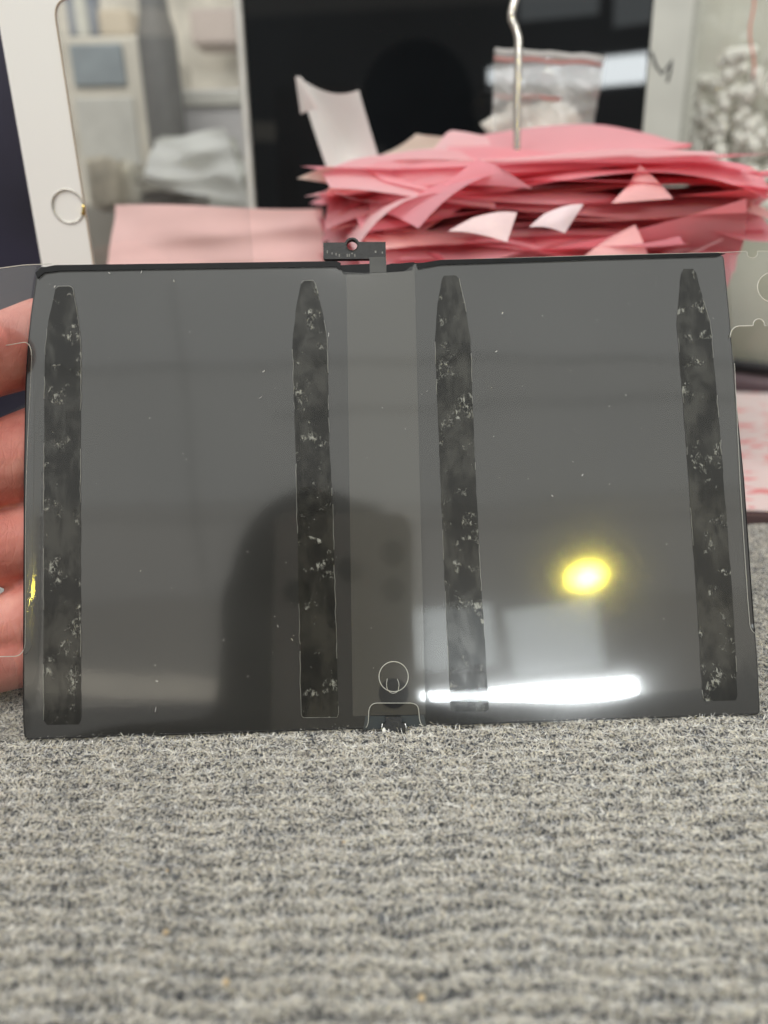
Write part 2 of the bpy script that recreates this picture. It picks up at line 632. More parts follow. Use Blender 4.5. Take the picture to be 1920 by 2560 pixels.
def cell(outline):
    o = dense(round_poly(outline, .0016, 4), .004)
    root_front = inset(o, .0007)
    V, F = fill(root_front, [], hface, .0020)
    c = mesh('cell', V, F, blk, bat, True)
    rings = []
    for k in range(6):
        a = k / 5 * math.pi / 2
        rings.append((.0007 * math.sin(a) , -.0012 * (1 - math.cos(a))))
    nn = len(o)
    V2, F2 = [], []
    for k, (dd, dz) in enumerate(rings):
        pts = inset(o, .0007 - dd)
        for (x, y) in pts:
            V2.append((x, y, hface(*root_front[0]) * 0 + (hface(x, y) if k == 0 else 0) * 1 + dz - (.00003 if k == 0 else 0)))
    for (x, y) in o: V2.append((x, y, -.0042))
    for k in range(len(rings)):
        for i in range(nn):
            j = (i + 1) % nn
            F2.append((k * nn + i, k * nn + j, (k + 1) * nn + j, (k + 1) * nn + i))
    F2.append(tuple(range(len(rings) * nn, (len(rings) + 1) * nn)))
    s = mesh('seam', V2, F2, edge_blk, c, True)
    return c


L_out = [bp(*q) for q in [(92, 664), (88, 688), (74, 780), (66, 860), (60, 960), (56, 1200), (54, 1600), (54, 1800), (58, 1852), (930, 1824), (930, 1450), (924, 1000), (918, 662), (852, 655)]]
L_out = L_out[:-1]
R_out = [bp(*q) for q in [(966, 656), (972, 1000), (980, 1450), (990, 1820), (1904, 1789), (1897, 1650), (1885, 1500), (1864, 1200), (1840, 960), (1828, 800), (1812, 634)]]
L_out = [(x, y) for x, y in L_out]
cell(L_out); cell(R_out)

# spine between the cells and the tape over it
sp = [bp(*q) for q in [(848, 662), (1052, 658), (1075, 1818), (846, 1826)]]
plate('spine', sp, -.004, -.0016, edge_blk, bat)
tape = [bp(*q) for q in [(866, 674), (1036, 670), (1064, 1786), (882, 1790)]]
tmat, nt, p, out = new_mat('grey_tape')
p.inputs['Base Color'].default_value = (.050, .048, .042, 1); p.inputs['Roughness'].default_value = .06; p.inputs['IOR'].default_value = 1.8
V, F = fill(dense(tape, .003), [], lambda x, y: hface(x, y) + .00012 + .000030 * math.cos((x - .002) * 330), .003)
mesh('centre_tape', V, F, tmat, bat, True)

# connector tab with its hole
plast = simple('black_plastic', (.013, .013, .013), .42, .3, 900, bump=.2, bscale=1500)
tab = [(808, 605), (862, 604), (867, 597), (873, 593), (880, 592), (887, 593), (893, 597), (898, 603), (964, 603), (965, 645), (812, 646), (808, 642)]
hole = [(880 + 13.5 * math.cos(a), 611 + 13.5 * math.sin(a)) for a in np.linspace(0, 2 * math.pi, 20, endpoint=False)]
con = plate('connector_tab', [bp(*q) for q in tab], -.0018, -.0004, plast, bat, [[bp(*q) for q in hole]])
V, F = tube_geo([(*bp(880 + 14.6 * math.cos(a), 611 + 14.6 * math.sin(a)), -.0004) for a in np.linspace(0, 2 * math.pi, 24, endpoint=False)], .00016, 6, True)
mesh('hole_rim', V, F, plast, con, True)
pad = simple('contact_gold', (.16, .155, .14), .4, .2)
for (u, v, w_, h_) in [(840, 634, 3, 6), (848, 637, 3, 7), (868, 637, 3, 7), (873, 637, 3, 7), (887, 637, 3, 7), (818, 628, 3, 7), (830, 632, 3, 5), (939, 628, 4, 5), (956, 630, 3, 5), (880, 632, 4, 3)]:
    plate('contact', [bp(u - w_ / 2, v - h_ / 2), bp(u + w_ / 2, v - h_ / 2), bp(u + w_ / 2, v + h_ / 2), bp(u - w_ / 2, v + h_ / 2)], -.0004, -.00036, pad, con)
greyp = simple('grey_flex', (.055, .055, .052), .4, .15, 200)
neck = plate('flex_neck', [bp(*q) for q in [(923, 644), (965, 643), (966, 682), (925, 683)]], -.0012, .0003, greyp, bat)
plate('top_recess', [bp(*q) for q in [(848, 664), (924, 660), (924, 686), (858, 686)]], -.0015, .0002, edge_blk, bat)
plate('top_recess', [bp(*q) for q in [(966, 662), (1036, 656), (1030, 676), (1000, 680), (966, 682)]], -.0015, .0002, edge_blk, bat)

# lower clip, foam dot
plate('foam_dot', [bp(984 + 37 * math.cos(a), 1733 + 37 * math.sin(a)) for a in np.linspace(0, 2 * math.pi, 40, endpoint=False)], -.0003, .00052 - .0001, simple('black_foam', (.008, .008, .009), .9, .2, 900), bat)
plate('lower_recess', [bp(*q) for q in [(914, 1790), (1060, 1788), (1066, 1816), (908, 1824)]], -.003, .0001, simple('recess_slate', (.022, .028, .030), .5), bat)
clip = plate('clip', round_poly([bp(*q) for q in [(964, 1790), (1004, 1790), (1004, 1806), (1016, 1806), (1016, 1830), (954, 1832), (954, 1808), (964, 1807)]], .0003, 2), -.003, .0012, plast, bat)
steel = simple('bright_steel', (.82, .82, .80), .25, .1, metal=1)
wht = simple('white_plastic_bit', (.8, .8, .76), .45)
for pts in ([(956, 1806), (954, 1816), (957, 1830)], [(1012, 1806), (1015, 1815), (1013, 1828)]):
    tube('prong', [(*bp(*q), .0013) for q in pts], .00016, steel, clip, 6)
bm = bmesh.new(); bmesh.ops.create_icosphere(bm, subdivisions=2, radius=.0006)
for v in bm.verts: v.co = Vector((v.co.x * .8, v.co.y * 1.2, v.co.z * .5)) * random.uniform(.8, 1.2)
o = from_bm('torn_bit', bm, wht, clip, True); o.location = (*bp(960, 1824), .0015)

# adhesive strips under the film
strip_mat, nt, p, out = new_mat('adhesive_strip')
tc = N(nt, 'ShaderNodeTexCoord')
mp = N(nt, 'ShaderNodeMapping'); mp.inputs['Scale'].default_value = (1, .55, 1)
nt.links.new(tc.outputs['Object'], mp.inputs['Vector'])
n1 = N(nt, 'ShaderNodeTexNoise', i_Scale=120.0, i_Detail=10.0, i_Roughness=.74, i_Distortion=.15)
n2 = N(nt, 'ShaderNodeTexNoise', i_Scale=1500.0, i_Detail=4.0, i_Roughness=.7)
n3 = N(nt, 'ShaderNodeTexNoise', i_Scale=300.0, i_Detail=8.0, i_Roughness=.72, i_Distortion=.6)
for n_ in (n1, n2, n3): nt.links.new(mp.outputs[0], n_.inputs['Vector'])
pat = ramp(nt, n1.outputs['Fac'], [(.47, 0.0), (.58, 1.0)])        # patches where the glue does not wet the film
n3.inputs['Scale'].default_value = 1100.0
n4 = N(nt, 'ShaderNodeTexNoise', i_Scale=150.0, i_Detail=5.0, i_Roughness=.6, i_Distortion=.4)
nt.links.new(tc.outputs['Object'], n4.inputs['Vector'])
b_a = ramp(nt, n3.outputs['Fac'], [(.50, 0.0), (.56, 1.0)])
b_b = ramp(nt, n4.outputs['Fac'], [(.56, 0.0), (.62, 1.0)])
bub = N(nt, 'ShaderNodeMixRGB', blend_type='MULTIPLY', i_0=1.0)
nt.links.new(b_a.outputs[0], bub.inputs[1]); nt.links.new(b_b.outputs[0], bub.inputs[2])
colr = ramp(nt, n1.outputs['Fac'], [(.44, (.003, .003, .0025)), (.60, (.022, .021, .016))])
bubc = N(nt, 'ShaderNodeMixRGB'); bubc.inputs[2].default_value = (.38, .38, .33, 1)
nt.links.new(bub.outputs[0], bubc.inputs[0]); nt.links.new(colr.outputs[0], bubc.inputs[1])
nt.links.new(bubc.outputs[0], p.inputs['Base Color'])
spec = N(nt, 'ShaderNodeMath', operation='MULTIPLY', i_1=.30)
nt.links.new(pat.outputs[0], spec.inputs[0])
sp2 = N(nt, 'ShaderNodeMath', operation='MAXIMUM')
nt.links.new(spec.outputs[0], sp2.inputs[0]); nt.links.new(bub.outputs[0], sp2.inputs[1])
nt.links.new(sp2.outputs[0], p.inputs['Specular IOR Level'])
rg = N(nt, 'ShaderNodeMapRange', i_3=.12, i_4=.28)
nt.links.new(bub.outputs[0], rg.inputs[0]); nt.links.new(rg.outputs[0], p.inputs['Roughness'])
hgt = N(nt, 'ShaderNodeMath', operation='MULTIPLY')
nt.links.new(bub.outputs[0], hgt.inputs[0]); nt.links.new(n2.outputs['Fac'], hgt.inputs[1])
bn = N(nt, 'ShaderNodeBump', i_Strength=1.0, i_Distance=.0009)
nt.links.new(hgt.outputs[0], bn.inputs['Height']); nt.links.new(bn.outputs[0], p.inputs['Normal'])

strips = [
    ([(140, 722), (148, 716), (176, 716), (183, 722), (195, 790), (203, 856), (202, 1200), (203, 1800), (196, 1811), (118, 1812), (110, 1800), (110, 1200), (113, 870), (122, 800)], 'leftmost adhesive strip, bubbly and hazy towards its lower end'),
    ([(752, 710), (760, 702), (784, 702), (790, 712), (806, 780), (818, 842), (823, 1100), (832, 1260), (846, 1785), (842, 1793), (758, 1794), (753, 1788), (741, 1200), (738, 1100), (731, 855), (742, 760)], 'dark adhesive strip left of the central tape'),
    ([(1104, 700), (1110, 690), (1140, 689), (1148, 698), (1166, 780), (1176, 848), (1185, 1100), (1199, 1400), (1222, 1772), (1216, 1778), (1130, 1779), (1126, 1774), (1109, 1400), (1097, 1100), (1087, 855), (1094, 760)], 'adhesive strip right of the central tape, bright reflection at its lower end'),
    ([(1702, 684), (1708, 673), (1732, 673), (1740, 684), (1762, 770), (1775, 805), (1800, 1100), (1832, 1500), (1843, 1740), (1838, 1751), (1762, 1753), (1757, 1745), (1742, 1500), (1714, 1100), (1691, 810), (1695, 760)], 'rightmost adhesive strip with scattered bubbles'),
]
strip_roots = []
edge_glint = clear_mat('glue_edge', 1.5, .1, veil=.55, veilcol=(.75, .75, .68))
for pts, lb in strips:
    P2 = dense([bp(*q) for q in pts], .002)
    P2 = [(x + random.uniform(-.00009, .00009), y) for x, y in P2]
    V, F = fill(P2, [], lambda x, y: hface(x, y) + .0002, .003)
    s = mesh('adhesive_strip', V, F, strip_mat, bat, True)
    s['label'] = lb
    # broken glue glints along the long sides
    VV, FF = [], []
    i = 0
    while i < len(P2):
        ln = random.randint(1, 5)
        if random.random() < .42 and i + ln < len(P2):
            seg = [(P2[k][0] + random.uniform(-.00008, .00008), P2[k][1], hface(*P2[k]) + .00024) for k in range(i, i + ln + 1)]
            v_, f_ = tube_geo(seg, random.uniform(.00004, .00009), 4)
            oo = len(VV); VV += v_; FF += [tuple(k + oo for k in f) for f in f_]
        i += ln
    g = mesh('glue_edge', VV, FF, edge_glint, s, True); tag(g, kind='stuff')

# ------------------------------------------------------------------ protective film
film_mat = clear_mat('clear_film', 1.53, .0, tint=(.985, .985, .98), veil=.030, veilcol=(.8, .79, .73), haze=.5)
edge_mat = clear_mat('film_cut_edge', 1.5, .1, veil=.85, veilcol=(.84, .83, .76))


def arc(cx, cy, r, a0, a1, n=9):
    return [(cx + r * math.cos(math.radians(a)), cy + r * math.sin(math.radians(a))) for a in np.linspace(a0, a1, n)]


def quadc(a, b, c, n=6):
    return [((1 - t) ** 2 * a[0] + 2 * t * (1 - t) * b[0] + t * t * c[0], (1 - t) ** 2 * a[1] + 2 * t * (1 - t) * b[1] + t * t * c[1]) for t in np.linspace(0, 1, n)]


top_px = [(-70, 690), (-30, 678), (0, 672), (60, 664), (130, 661), (200, 662), (500, 664), (840, 668), (860, 682), (924, 684), (966, 682), (1010, 680), (1036, 662), (1100, 652), (1500, 640), (1800, 633), (1862, 631)]
notch = [(1866, 636)] + arc(1877, 634, 14, 160, 20, 8) + [(1890, 631)]
tab_px = [(1960, 630), (2000, 632)] + quadc((2000, 632), (2012, 640), (2014, 660), 4) + quadc((2020, 780), (2022, 815), (2000, 816), 5)
tab_low = [(1912, 817)] + arc(1893, 814, 14, 10, -190, 12)[0:12] + [(1876, 817), (1850, 817)] + quadc((1845, 817), (1824, 819), (1823, 845), 7)
rnotch = [(1834, 910), (1848, 1200), (1868, 1500), (1872, 1545)] + quadc((1873, 1560), (1876, 1581), (1890, 1584), 6)
rlow = [(1897, 1600), (1901, 1700), (1904, 1786)]
bot = [(1500, 1801), (1090, 1815), (1066, 1818)] + quadc((1060, 1817), (1050, 1812), (1048, 1792), 5) + [(1047, 1780)] + quadc((1046, 1772), (1044, 1758), (1026, 1757), 6) + [(985, 1757), (945, 1757)] + quadc((942, 1757), (924, 1758), (922, 1778), 6) + [(921, 1800)] + quadc((920, 1808), (917, 1822), (904, 1824), 5) + [(860, 1826), (500, 1836), (70, 1851), (20, 1854), (-70, 1858)]
lnotch = [(-70, 1642), (-20, 1640), (44, 1639)] + quadc((48, 1639), (69, 1636), (71, 1608), 7) + [(72, 1560), (73, 1300), (75, 1200), (79, 1000), (81, 915)] + quadc((81, 890), (80, 858), (62, 857), 8) + [(40, 861), (0, 868), (-70, 884)]
chain = top_px + notch + tab_px + tab_low + rnotch + rlow + bot + lnotch
film_out = [bp(*q) for q in chain]
clean = [film_out[0]]
for q in film_out[1:]:
    if (Vector(q) - Vector(clean[-1])).length > 2e-4: clean.append(q)
film_out = clean
tabhole = [bp(1931 + 41 * math.cos(a), 721 + 38 * math.sin(a)) for a in np.linspace(0, 2 * math.pi, 40, endpoint=False)]
tabhole2 = [bp(1800, 700)]
ring = [bp(984 + 36.5 * math.cos(a), 1691 + 37.5 * math.sin(a)) for a in np.linspace(0, 2 * math.pi, 48, endpoint=False)]
ext = [(-.0956 + .00035 * i, .001 + .0022 * j) for i in range(14) for j in range(56)]
V, F = fill(dense(film_out, .003), [tabhole], hfilm, .0020, ext)
film = mesh('film', V, F, film_mat, bat, True)
film['label'] = 'clear glossy protective film with cut-outs and a punched right tab'


for pts in ([(1822, 640), (1862, 633)] + notch + [(1960, 632), (2008, 640), (2014, 790), (2000, 814), (1912, 815), (1893, 799), (1876, 815), (1850, 815), (1830, 822)],
            [(-68, 692), (0, 674), (60, 666), (92, 664), (84, 700), (72, 800), (66, 852), (40, 859), (0, 866), (-68, 882)],
            [(-68, 1644), (40, 1641), (52, 1660), (52, 1800), (56, 1850), (-68, 1856)]):
    P2 = [bp(*q) for q in pts]
    hs = [h for h in [tabhole] if pts[0][0] > 1000]
    V, F = fill(dense(P2, .003), hs, lambda x, y: hfilm(x, y) - .0002, .003)
    mesh('film_tab_back', V, F, film_mat, film, True)


def edge_line(name, pxs, r, closed=False, dz=.0):
    P3 = [bp(*q) for q in pxs]
    P3 = dense(P3, .002, closed)
    return tube(name, [(x, y, hfilm(x, y) + dz) for x, y in P3], r, edge_mat, film, 6, closed)


edge_line('cut_edge', lnotch[:8], .00012)
edge_line('cut_edge', lnotch[7:18], .00004)
edge_line('cut_edge', lnotch[15:], .00012)
edge_line('cut_edge', [q for q in top_px if q[0] < 140], .00011)
edge_line('cut_edge', [q for q in top_px if q[0] > 1090] + notch + tab_px[:2], .00008)
edge_line('cut_edge', tab_low, .00015)
edge_line('cut_edge', rnotch, .00006)
edge_line('cut_edge', bot[3:27], .00010)
tube('cut_edge', [(x, y, hfilm(x, y)) for x, y in tabhole], .00014, edge_mat, film, 6, True)
tube('punched_ring', [(x, y, hfilm(x, y)) for x, y in ring], .00012, edge_mat, film, 6, True)
edge_line('pull_slit', quadc((968, 1696), (964, 1715), (969, 1724), 4) + quadc((971, 1727), (983, 1738), (995, 1727), 6)[1:] + quadc((996, 1722), (1000, 1708), (993, 1697), 4), .00009)
# dark welded seam along the upper edge, outside the film
for pts in ([(90, 684), (104, 672), (140, 665), (500, 660), (842, 655), (852, 660), (852, 676), (840, 669), (500, 674), (150, 679), (112, 684), (96, 698)],
            [(1040, 662), (1100, 652), (1500, 641), (1790, 634), (1812, 636), (1790, 643), (1500, 651), (1100, 664), (1046, 674)]):
    plate('upper_seam', [bp(*q) for q in pts], .0003, .0006, edge_blk, bat)
# faint embossed ring near the upper right
edge_r = clear_mat('film_emboss', 1.6, .2, veil=.05, veilcol=(.6, .55, .5))
tube('embossed_ring', [(*bp(1607 + 31 * math.cos(a), 708 + 31 * math.sin(a)), hfilm(*bp(1607, 708)) + .00002) for a in np.linspace(0, 2 * math.pi, 40, endpoint=False)], .00006, edge_r, film, 5, True)

# lint and dust on the film: far too many to count
VV, FF = [], []
known = [(731, 1598, 5), (660, 930, 5), (652, 995, 5), (1255, 784, 4), (1240, 880, 4), (390, 1773, 8), (275, 684, 4), (355, 682, 5), (436, 704, 4), (822, 838, 7), (1455, 1188, 4), (138, 718, 4), (393, 1702, 4), (620, 1690, 3), (1380, 1240, 4), (560, 1600, 3), (695, 1565, 4), (620, 1380, 3), (1710, 960, 3)]
known += [(random.uniform(100, 1820), random.uniform(700, 1780), random.choice([1.0, 1.2, 1.6, 2, 2.4])) for _ in range(70)]
for (u, v, s) in known:
    k = 4
    a = random.uniform(0, 6.3); bend = random.uniform(-1.2, 1.2)
    x, y = bp(u, v)
    seg = []
    for j in range(k):
        t = (j / (k - 1) - .5) * s * 1.6 * .0001
        seg.append((x + t * math.cos(a + bend * j / k), y + t * math.sin(a + bend * j / k), hfilm(x, y) + .00006))
    v_, f_ = tube_geo(seg, random.uniform(.00003, .00006) * (1.5 if s > 3.5 else .8), 4)
    o0 = len(VV); VV += v_; FF += [tuple(q + o0 for q in f) for f in f_]
dust = mesh('lint', VV, FF, simple('lint', (.75, .73, .68), .9), film)
tag(dust, kind='stuff')


# ------------------------------------------------------------------ hand
def skin_mat():
    m, nt, p, out = new_mat('skin')
    tc = N(nt, 'ShaderNodeTexCoord')
    nz = N(nt, 'ShaderNodeTexNoise', i_Scale=90.0, i_Detail=5.0)
    nt.links.new(tc.outputs['Object'], nz.inputs['Vector'])
    r = ramp(nt, nz.outputs['Fac'], [(.3, (.53, .16, .13)), (.55, (.65, .25, .205)), (.75, (.75, .36, .30))])
    nt.links.new(r.outputs[0], p.inputs['Base Color'])
    p.inputs['Roughness'].default_value = .5
    p.inputs['Specular IOR Level'].default_value = .35
    p.inputs['Subsurface Weight'].default_value = .25
    p.inputs['Subsurface Radius'].default_value = (1, .35, .2)
    p.inputs['Subsurface Scale'].default_value = .003
    w = N(nt, 'ShaderNodeTexNoise', i_Scale=520.0, i_Detail=6.0, i_Roughness=.65, i_Distortion=.4)
    mp = N(nt, 'ShaderNodeMapping'); mp.inputs['Scale'].default_value = (1.5, .9, 1); mp.inputs['Rotation'].default_value = (0, 0, .6)
    nt.links.new(tc.outputs['Object'], mp.inputs['Vector']); nt.links.new(mp.outputs[0], w.inputs['Vector'])
    bn = N(nt, 'ShaderNodeBump', i_Strength=.5, i_Distance=.0005)
    vo = N(nt, 'ShaderNodeTexVoronoi', feature='DISTANCE_TO_EDGE', i_Scale=330.0)
    m2 = N(nt, 'ShaderNodeMapping'); m2.inputs['Scale'].default_value = (1.3, .35, .8); m2.inputs['Rotation'].default_value = (0, 0, -.35)
    nt.links.new(tc.outputs['Object'], m2.inputs['Vector']); nt.links.new(m2.outputs[0], vo.inputs['Vector'])
    cr = ramp(nt, vo.outputs['Distance'], [(.0, 0.0), (.09, 1.0)])
    ad = N(nt, 'ShaderNodeMath', operation='MULTIPLY_ADD', i_1=.22)
    nt.links.new(cr.outputs[0], ad.inputs[0]); nt.links.new(w.outputs['Fac'], ad.inputs[2])
    nt.links.new(ad.outputs[0], bn.inputs['Height']); nt.links.new(bn.outputs[0], p.inputs['Normal'])
    return m


SKIN = skin_mat()


def blob_chain(bm, pts, rs, n=18):
    """tapered limb with round ends through the points"""
    P, R_ = [], []
    for i in range(len(pts) - 1):
        a, b = Vector(pts[i]), Vector(pts[i + 1])
        for k in range(6):
            t = k / 6
            P.append(a.lerp(b, t)); R_.append(rs[i] * (1 - t) + rs[i + 1] * t)
    P.append(Vector(pts[-1])); R_.append(rs[-1])
    d = (P[-1] - P[-2]).normalized(); r = R_[-1]; q = P[-1]
    for k in range(1, 5):
        a = k / 4.2 * math.pi / 2
        P.append(q + d * r * math.sin(a)); R_.append(max(r * math.cos(a), r * .05))
    d = (P[1] - P[0]).normalized() * -1; r = R_[0]; q = P[0]
    for k in range(1, 5):
        a = k / 4.2 * math.pi / 2
        P.insert(0, q + d * r * math.sin(a)); R_.insert(0, max(r * math.cos(a), r * .05))
    V, F = tube_geo(P, R_, n)
    vs = [bm.verts.new(v) for v in V]
    for f in F: bm.faces.new([vs[k] for k in f])


def fused(name, bm, voxel, mat, smooth_it=6, parent=None):
    """fuse overlapping volumes into one continuous skin"""
    me = bpy.data.meshes.new(name + '_raw')
    bmesh.ops.recalc_face_normals(bm, faces=bm.faces)
    bm.to_mesh(me); bm.free()
    tmp = bpy.data.objects.new('tmp', me); COL.objects.link(tmp)
    r = tmp.modifiers.new('r', 'REMESH'); r.mode = 'VOXEL'; r.voxel_size = voxel
    s = tmp.modifiers.new('s', 'SMOOTH'); s.iterations = smooth_it; s.factor = .5
    dg = bpy.context.evaluated_depsgraph_get()
    me2 = bpy.data.meshes.new_from_object(tmp.evaluated_get(dg))
    me2.name = name
    bpy.data.objects.remove(tmp); bpy.data.meshes.remove(me)
    me2.materials.clear()
    return link(name, me2, mat, parent, True)


def hand():
    bm = bmesh.new()
    def L(u, v, z):
        x, y = bp(u, v); return (x, y, z)
    # four fingers run from the knuckles (off to the left) to behind the battery
    blob_chain(bm, [L(-420, 1040, -.006), L(-160, 925, .001), L(-20, 850, -.0105), L(60, 800, -.0150), L(220, 745, -.0175)], [.0118, .0116, .0114, .0118, .009])
    blob_chain(bm, [L(-450, 1230, -.008), L(-170, 1185, -.001), L(-30, 1140, -.0115), L(50, 1096, -.0160), L(270, 1040, -.0175)], [.0118, .0114, .0124, .0130, .0095])
    blob_chain(bm, [L(-450, 1400, -.009), L(-170, 1390, -.004), L(-10, 1358, -.0125), L(60, 1336, -.0145), L(250, 1300, -.0165)], [.0112, .0108, .0104, .0106, .0082])
    blob_chain(bm, [L(-440, 1560, -.008), L(-170, 1600, -.006), L(-30, 1570, -.0120), L(50, 1535, -.0135), L(190, 1490, -.0150)], [.0105, .0100, .0092, .0098, .0075])
    # thumb on the near side, leaving the side of the palm
    blob_chain(bm, [L(-520, 1060, .004), L(-330, 930, .020), L(-150, 870, .0205), L(-38, 848, .0125)], [.015, .0125, .0105, .0078])
    # palm, heel and wrist
    for (a, b) in ((1010, 1060), (1200, 1220), (1390, 1390), (1560, 1540)):
        blob_chain(bm, [L(-400, a, -.006), L(-900, b, .004)], [.0125, .017])
    blob_chain(bm, [L(-520, 1080, .004), L(-900, 1250, .008)], [.016, .021])
    blob_chain(bm, [L(-330, 1640, -.008), L(-120, 1660, -.010), L(10, 1650, -.0135)], [.011, .0105, .0085])
    blob_chain(bm, [L(-850, 1280, .004), L(-1300, 1420, .0), L(-2000, 1600, -.004)], [.030, .026, .033])
    h = fused('hand', bm, .0009, SKIN, 4)
    h.matrix_world = bat.matrix_world.copy()
    tag(h, 'hand holding the battery at its left edge, fingers behind it', 'hand')


hand()

# ------------------------------------------------------------------ things behind the battery
# --- bill spike with its slips
SPX = at(1292, 330, .385)
spike = empty('bill_spike', (SPX.x, SPX.y, -.006))
tag(spike, 'bent bare metal wire of the bill spike rising out of the pink slips', 'bill spike')
wire = simple('spike_steel', (.80, .74, .68), .22, .1, metal=1)
top = [at(1292, 360, .385), at(1293, 250, .385), at(1296, 150, .385), at(1296, 96, .385), at(1289, 72, .385), at(1279, 50, .385), at(1278, 34, .385), at(1284, 10, .385), at(1294, -20, .385), at(1320, -60, .385), at(1380, -80, .385), at(1430, -60, .385), at(1445, 0, .385 + .02)]
sp_pts = [Vector((SPX.x, SPX.y, -.004)), Vector((SPX.x, SPX.y, .05))] + top[:12]
o = tube('wire', [Vector(q) - Vector(spike.location) for q in sp_pts], .00165, wire, spike, 12)
lathe('base', [(0.0, .0), (.045, .0), (.045, .003), (.04, .008), (.006, .010), (0, .010)], simple('spike_base', (.03, .03, .03), .4), spike)

pinks = [paper_mat('pink_paper_%d' % i, c, .52, t) for i, (c, t) in enumerate([
    ((.97, .60, .64), (.98, .44, .50)), ((.96, .54, .59), (.98, .38, .44)), ((.97, .69, .72), (.98, .56, .60)), ((.95, .50, .56), (.97, .34, .40)), ((.98, .76, .78), (.98, .66, .68))])]
white_p = paper_mat('white_paper', (.90, .91, .88), .25)
cream_p = paper_mat('cream_paper', (.84, .76, .66), .25)
pale_pink = paper_mat('pale_pink_paper', (1.0, .66, .63), .30)


def bend(P, org, d, rho, sign=1, mx=2.6):
    """roll the paper beyond the fold line through org, across direction d, with radius rho"""
    d = np.array(d) / np.linalg.norm(d)
    q = (P[:, 0] - org[0]) * d[0] + (P[:, 1] - org[1]) * d[1]
    a = np.clip(q, 0, None) / rho
    a = np.minimum(a, mx)
    ext = np.clip(q, 0, None) - a * rho
    q2 = rho * np.sin(a) + ext * np.cos(a)
    z2 = rho * (1 - np.cos(a)) + ext * np.sin(a)
    m_ = q > 0
    P[m_, 0] += ((q2 - q) * d[0])[m_]; P[m_, 1] += ((q2 - q) * d[1])[m_]
    P[m_, 2] += (sign * z2)[m_]
    return P


def slip(w, d, z, rot, off, curls, wave, mat, label, name='pink_slip', group='pink slips on the bill spike', tilt=(0, 0), cat='paper slip', ctr=None, nx=30, ny=16, sag=0.0):
    X, Y = np.meshgrid(np.linspace(-w / 2, w / 2, nx), np.linspace(-d / 2, d / 2, ny))
    P = np.stack([X.ravel(), Y.ravel(), np.zeros(X.size)], -1)
    x, y = P[:, 0].copy(), P[:, 1].copy()
    P[:, 2] += wave[0] * np.sin(x * wave[1] + wave[2]) * np.cos(y * wave[1] * .7 + wave[3])
    P[:, 2] += -sag * (x / (w / 2)) ** 2
    for (ox, oy, dx, dy, rho, sg) in curls:
        P = bend(P, (ox * w / 2, oy * d / 2), (dx, dy), rho, sg)
    P[:, 2] += tilt[0] * P[:, 0] + tilt[1] * P[:, 1]
    P[:, :2] += np.array(off)
    c, s = math.cos(rot), math.sin(rot)
    Q = np.stack([P[:, 0] * c - P[:, 1] * s, P[:, 0] * s + P[:, 1] * c, P[:, 2]], -1)
    i = np.arange(ny - 1)[:, None] * nx + np.arange(nx - 1)[None]
    F = np.stack([i, i + 1, i + 1 + nx, i + nx], -1).reshape(-1, 4)
    o = mesh(name, Q.tolist(), F.tolist(), mat, None, True)
    o.location = (SPX.x, SPX.y, z) if ctr is None else ctr
    tag(o, label, cat, group)
    return o


GEN = 'pink slip in the middle of the pile pierced by the wire spike'
GENL = 'pink slip low in the pile behind the battery'
R = random.Random(21)
# low part of the pile, mostly hidden
for k in range(22):
    z = .006 + k * .0042
    slip(R.uniform(.13, .155), R.uniform(.09, .105), z, R.uniform(-.2, .2), (R.uniform(-.012, .006), R.uniform(-.01, .01)),
         [], (R.uniform(.0005, .0015), R.uniform(30, 60), R.uniform(0, 6), R.uniform(0, 6)), R.choice(pinks), GENL, nx=10, ny=6)
# visible part of the pile
for k in range(44):
    z = .0975 + k * .00105
    curls = []
    f_ = R.uniform(.05, .55)
    u_ = R.random()
    if u_ < .62: curls.append((0, -R.uniform(.45, .85), R.uniform(-.5, .5), -1, R.uniform(.018, .045), -1 if k > 10 else 1))
    for (cx_, cy_) in ((-1, -1), (1, -1), (1, 0), (-1, 0)):
        if R.random() < .40:
            f_ = R.uniform(.45, .8)
            sg = 1 if (R.random() < .3 and k < 30) or k < 14 else -1
            curls.append((cx_ * f_, cy_ * f_, cx_ * R.uniform(.6, 1.2), cy_ * R.uniform(.4, 1.4), R.uniform(.04, .09), sg))
    lbl_ = 'pink slip in the %s visible layers of the spiked pile' % ('lower', 'middle', 'upper')[min(2, k // 15)]
    wk = .140 + .03 * min(1, k / 20)
    slip(R.uniform(wk, wk + .015), R.uniform(.085, .110), z, R.choice([R.uniform(-.2, .2), R.uniform(-.5, .5)]), (R.uniform(-.002, .018), R.uniform(-.010, .010)),
         curls, (R.uniform(.0006, .0020), R.uniform(35, 110), R.uniform(0, 6), R.uniform(0, 6)), R.choice(pinks if R.random() < .8 else [pale_pink, pinks[4]]), lbl_, sag=R.uniform(-.001, .003))


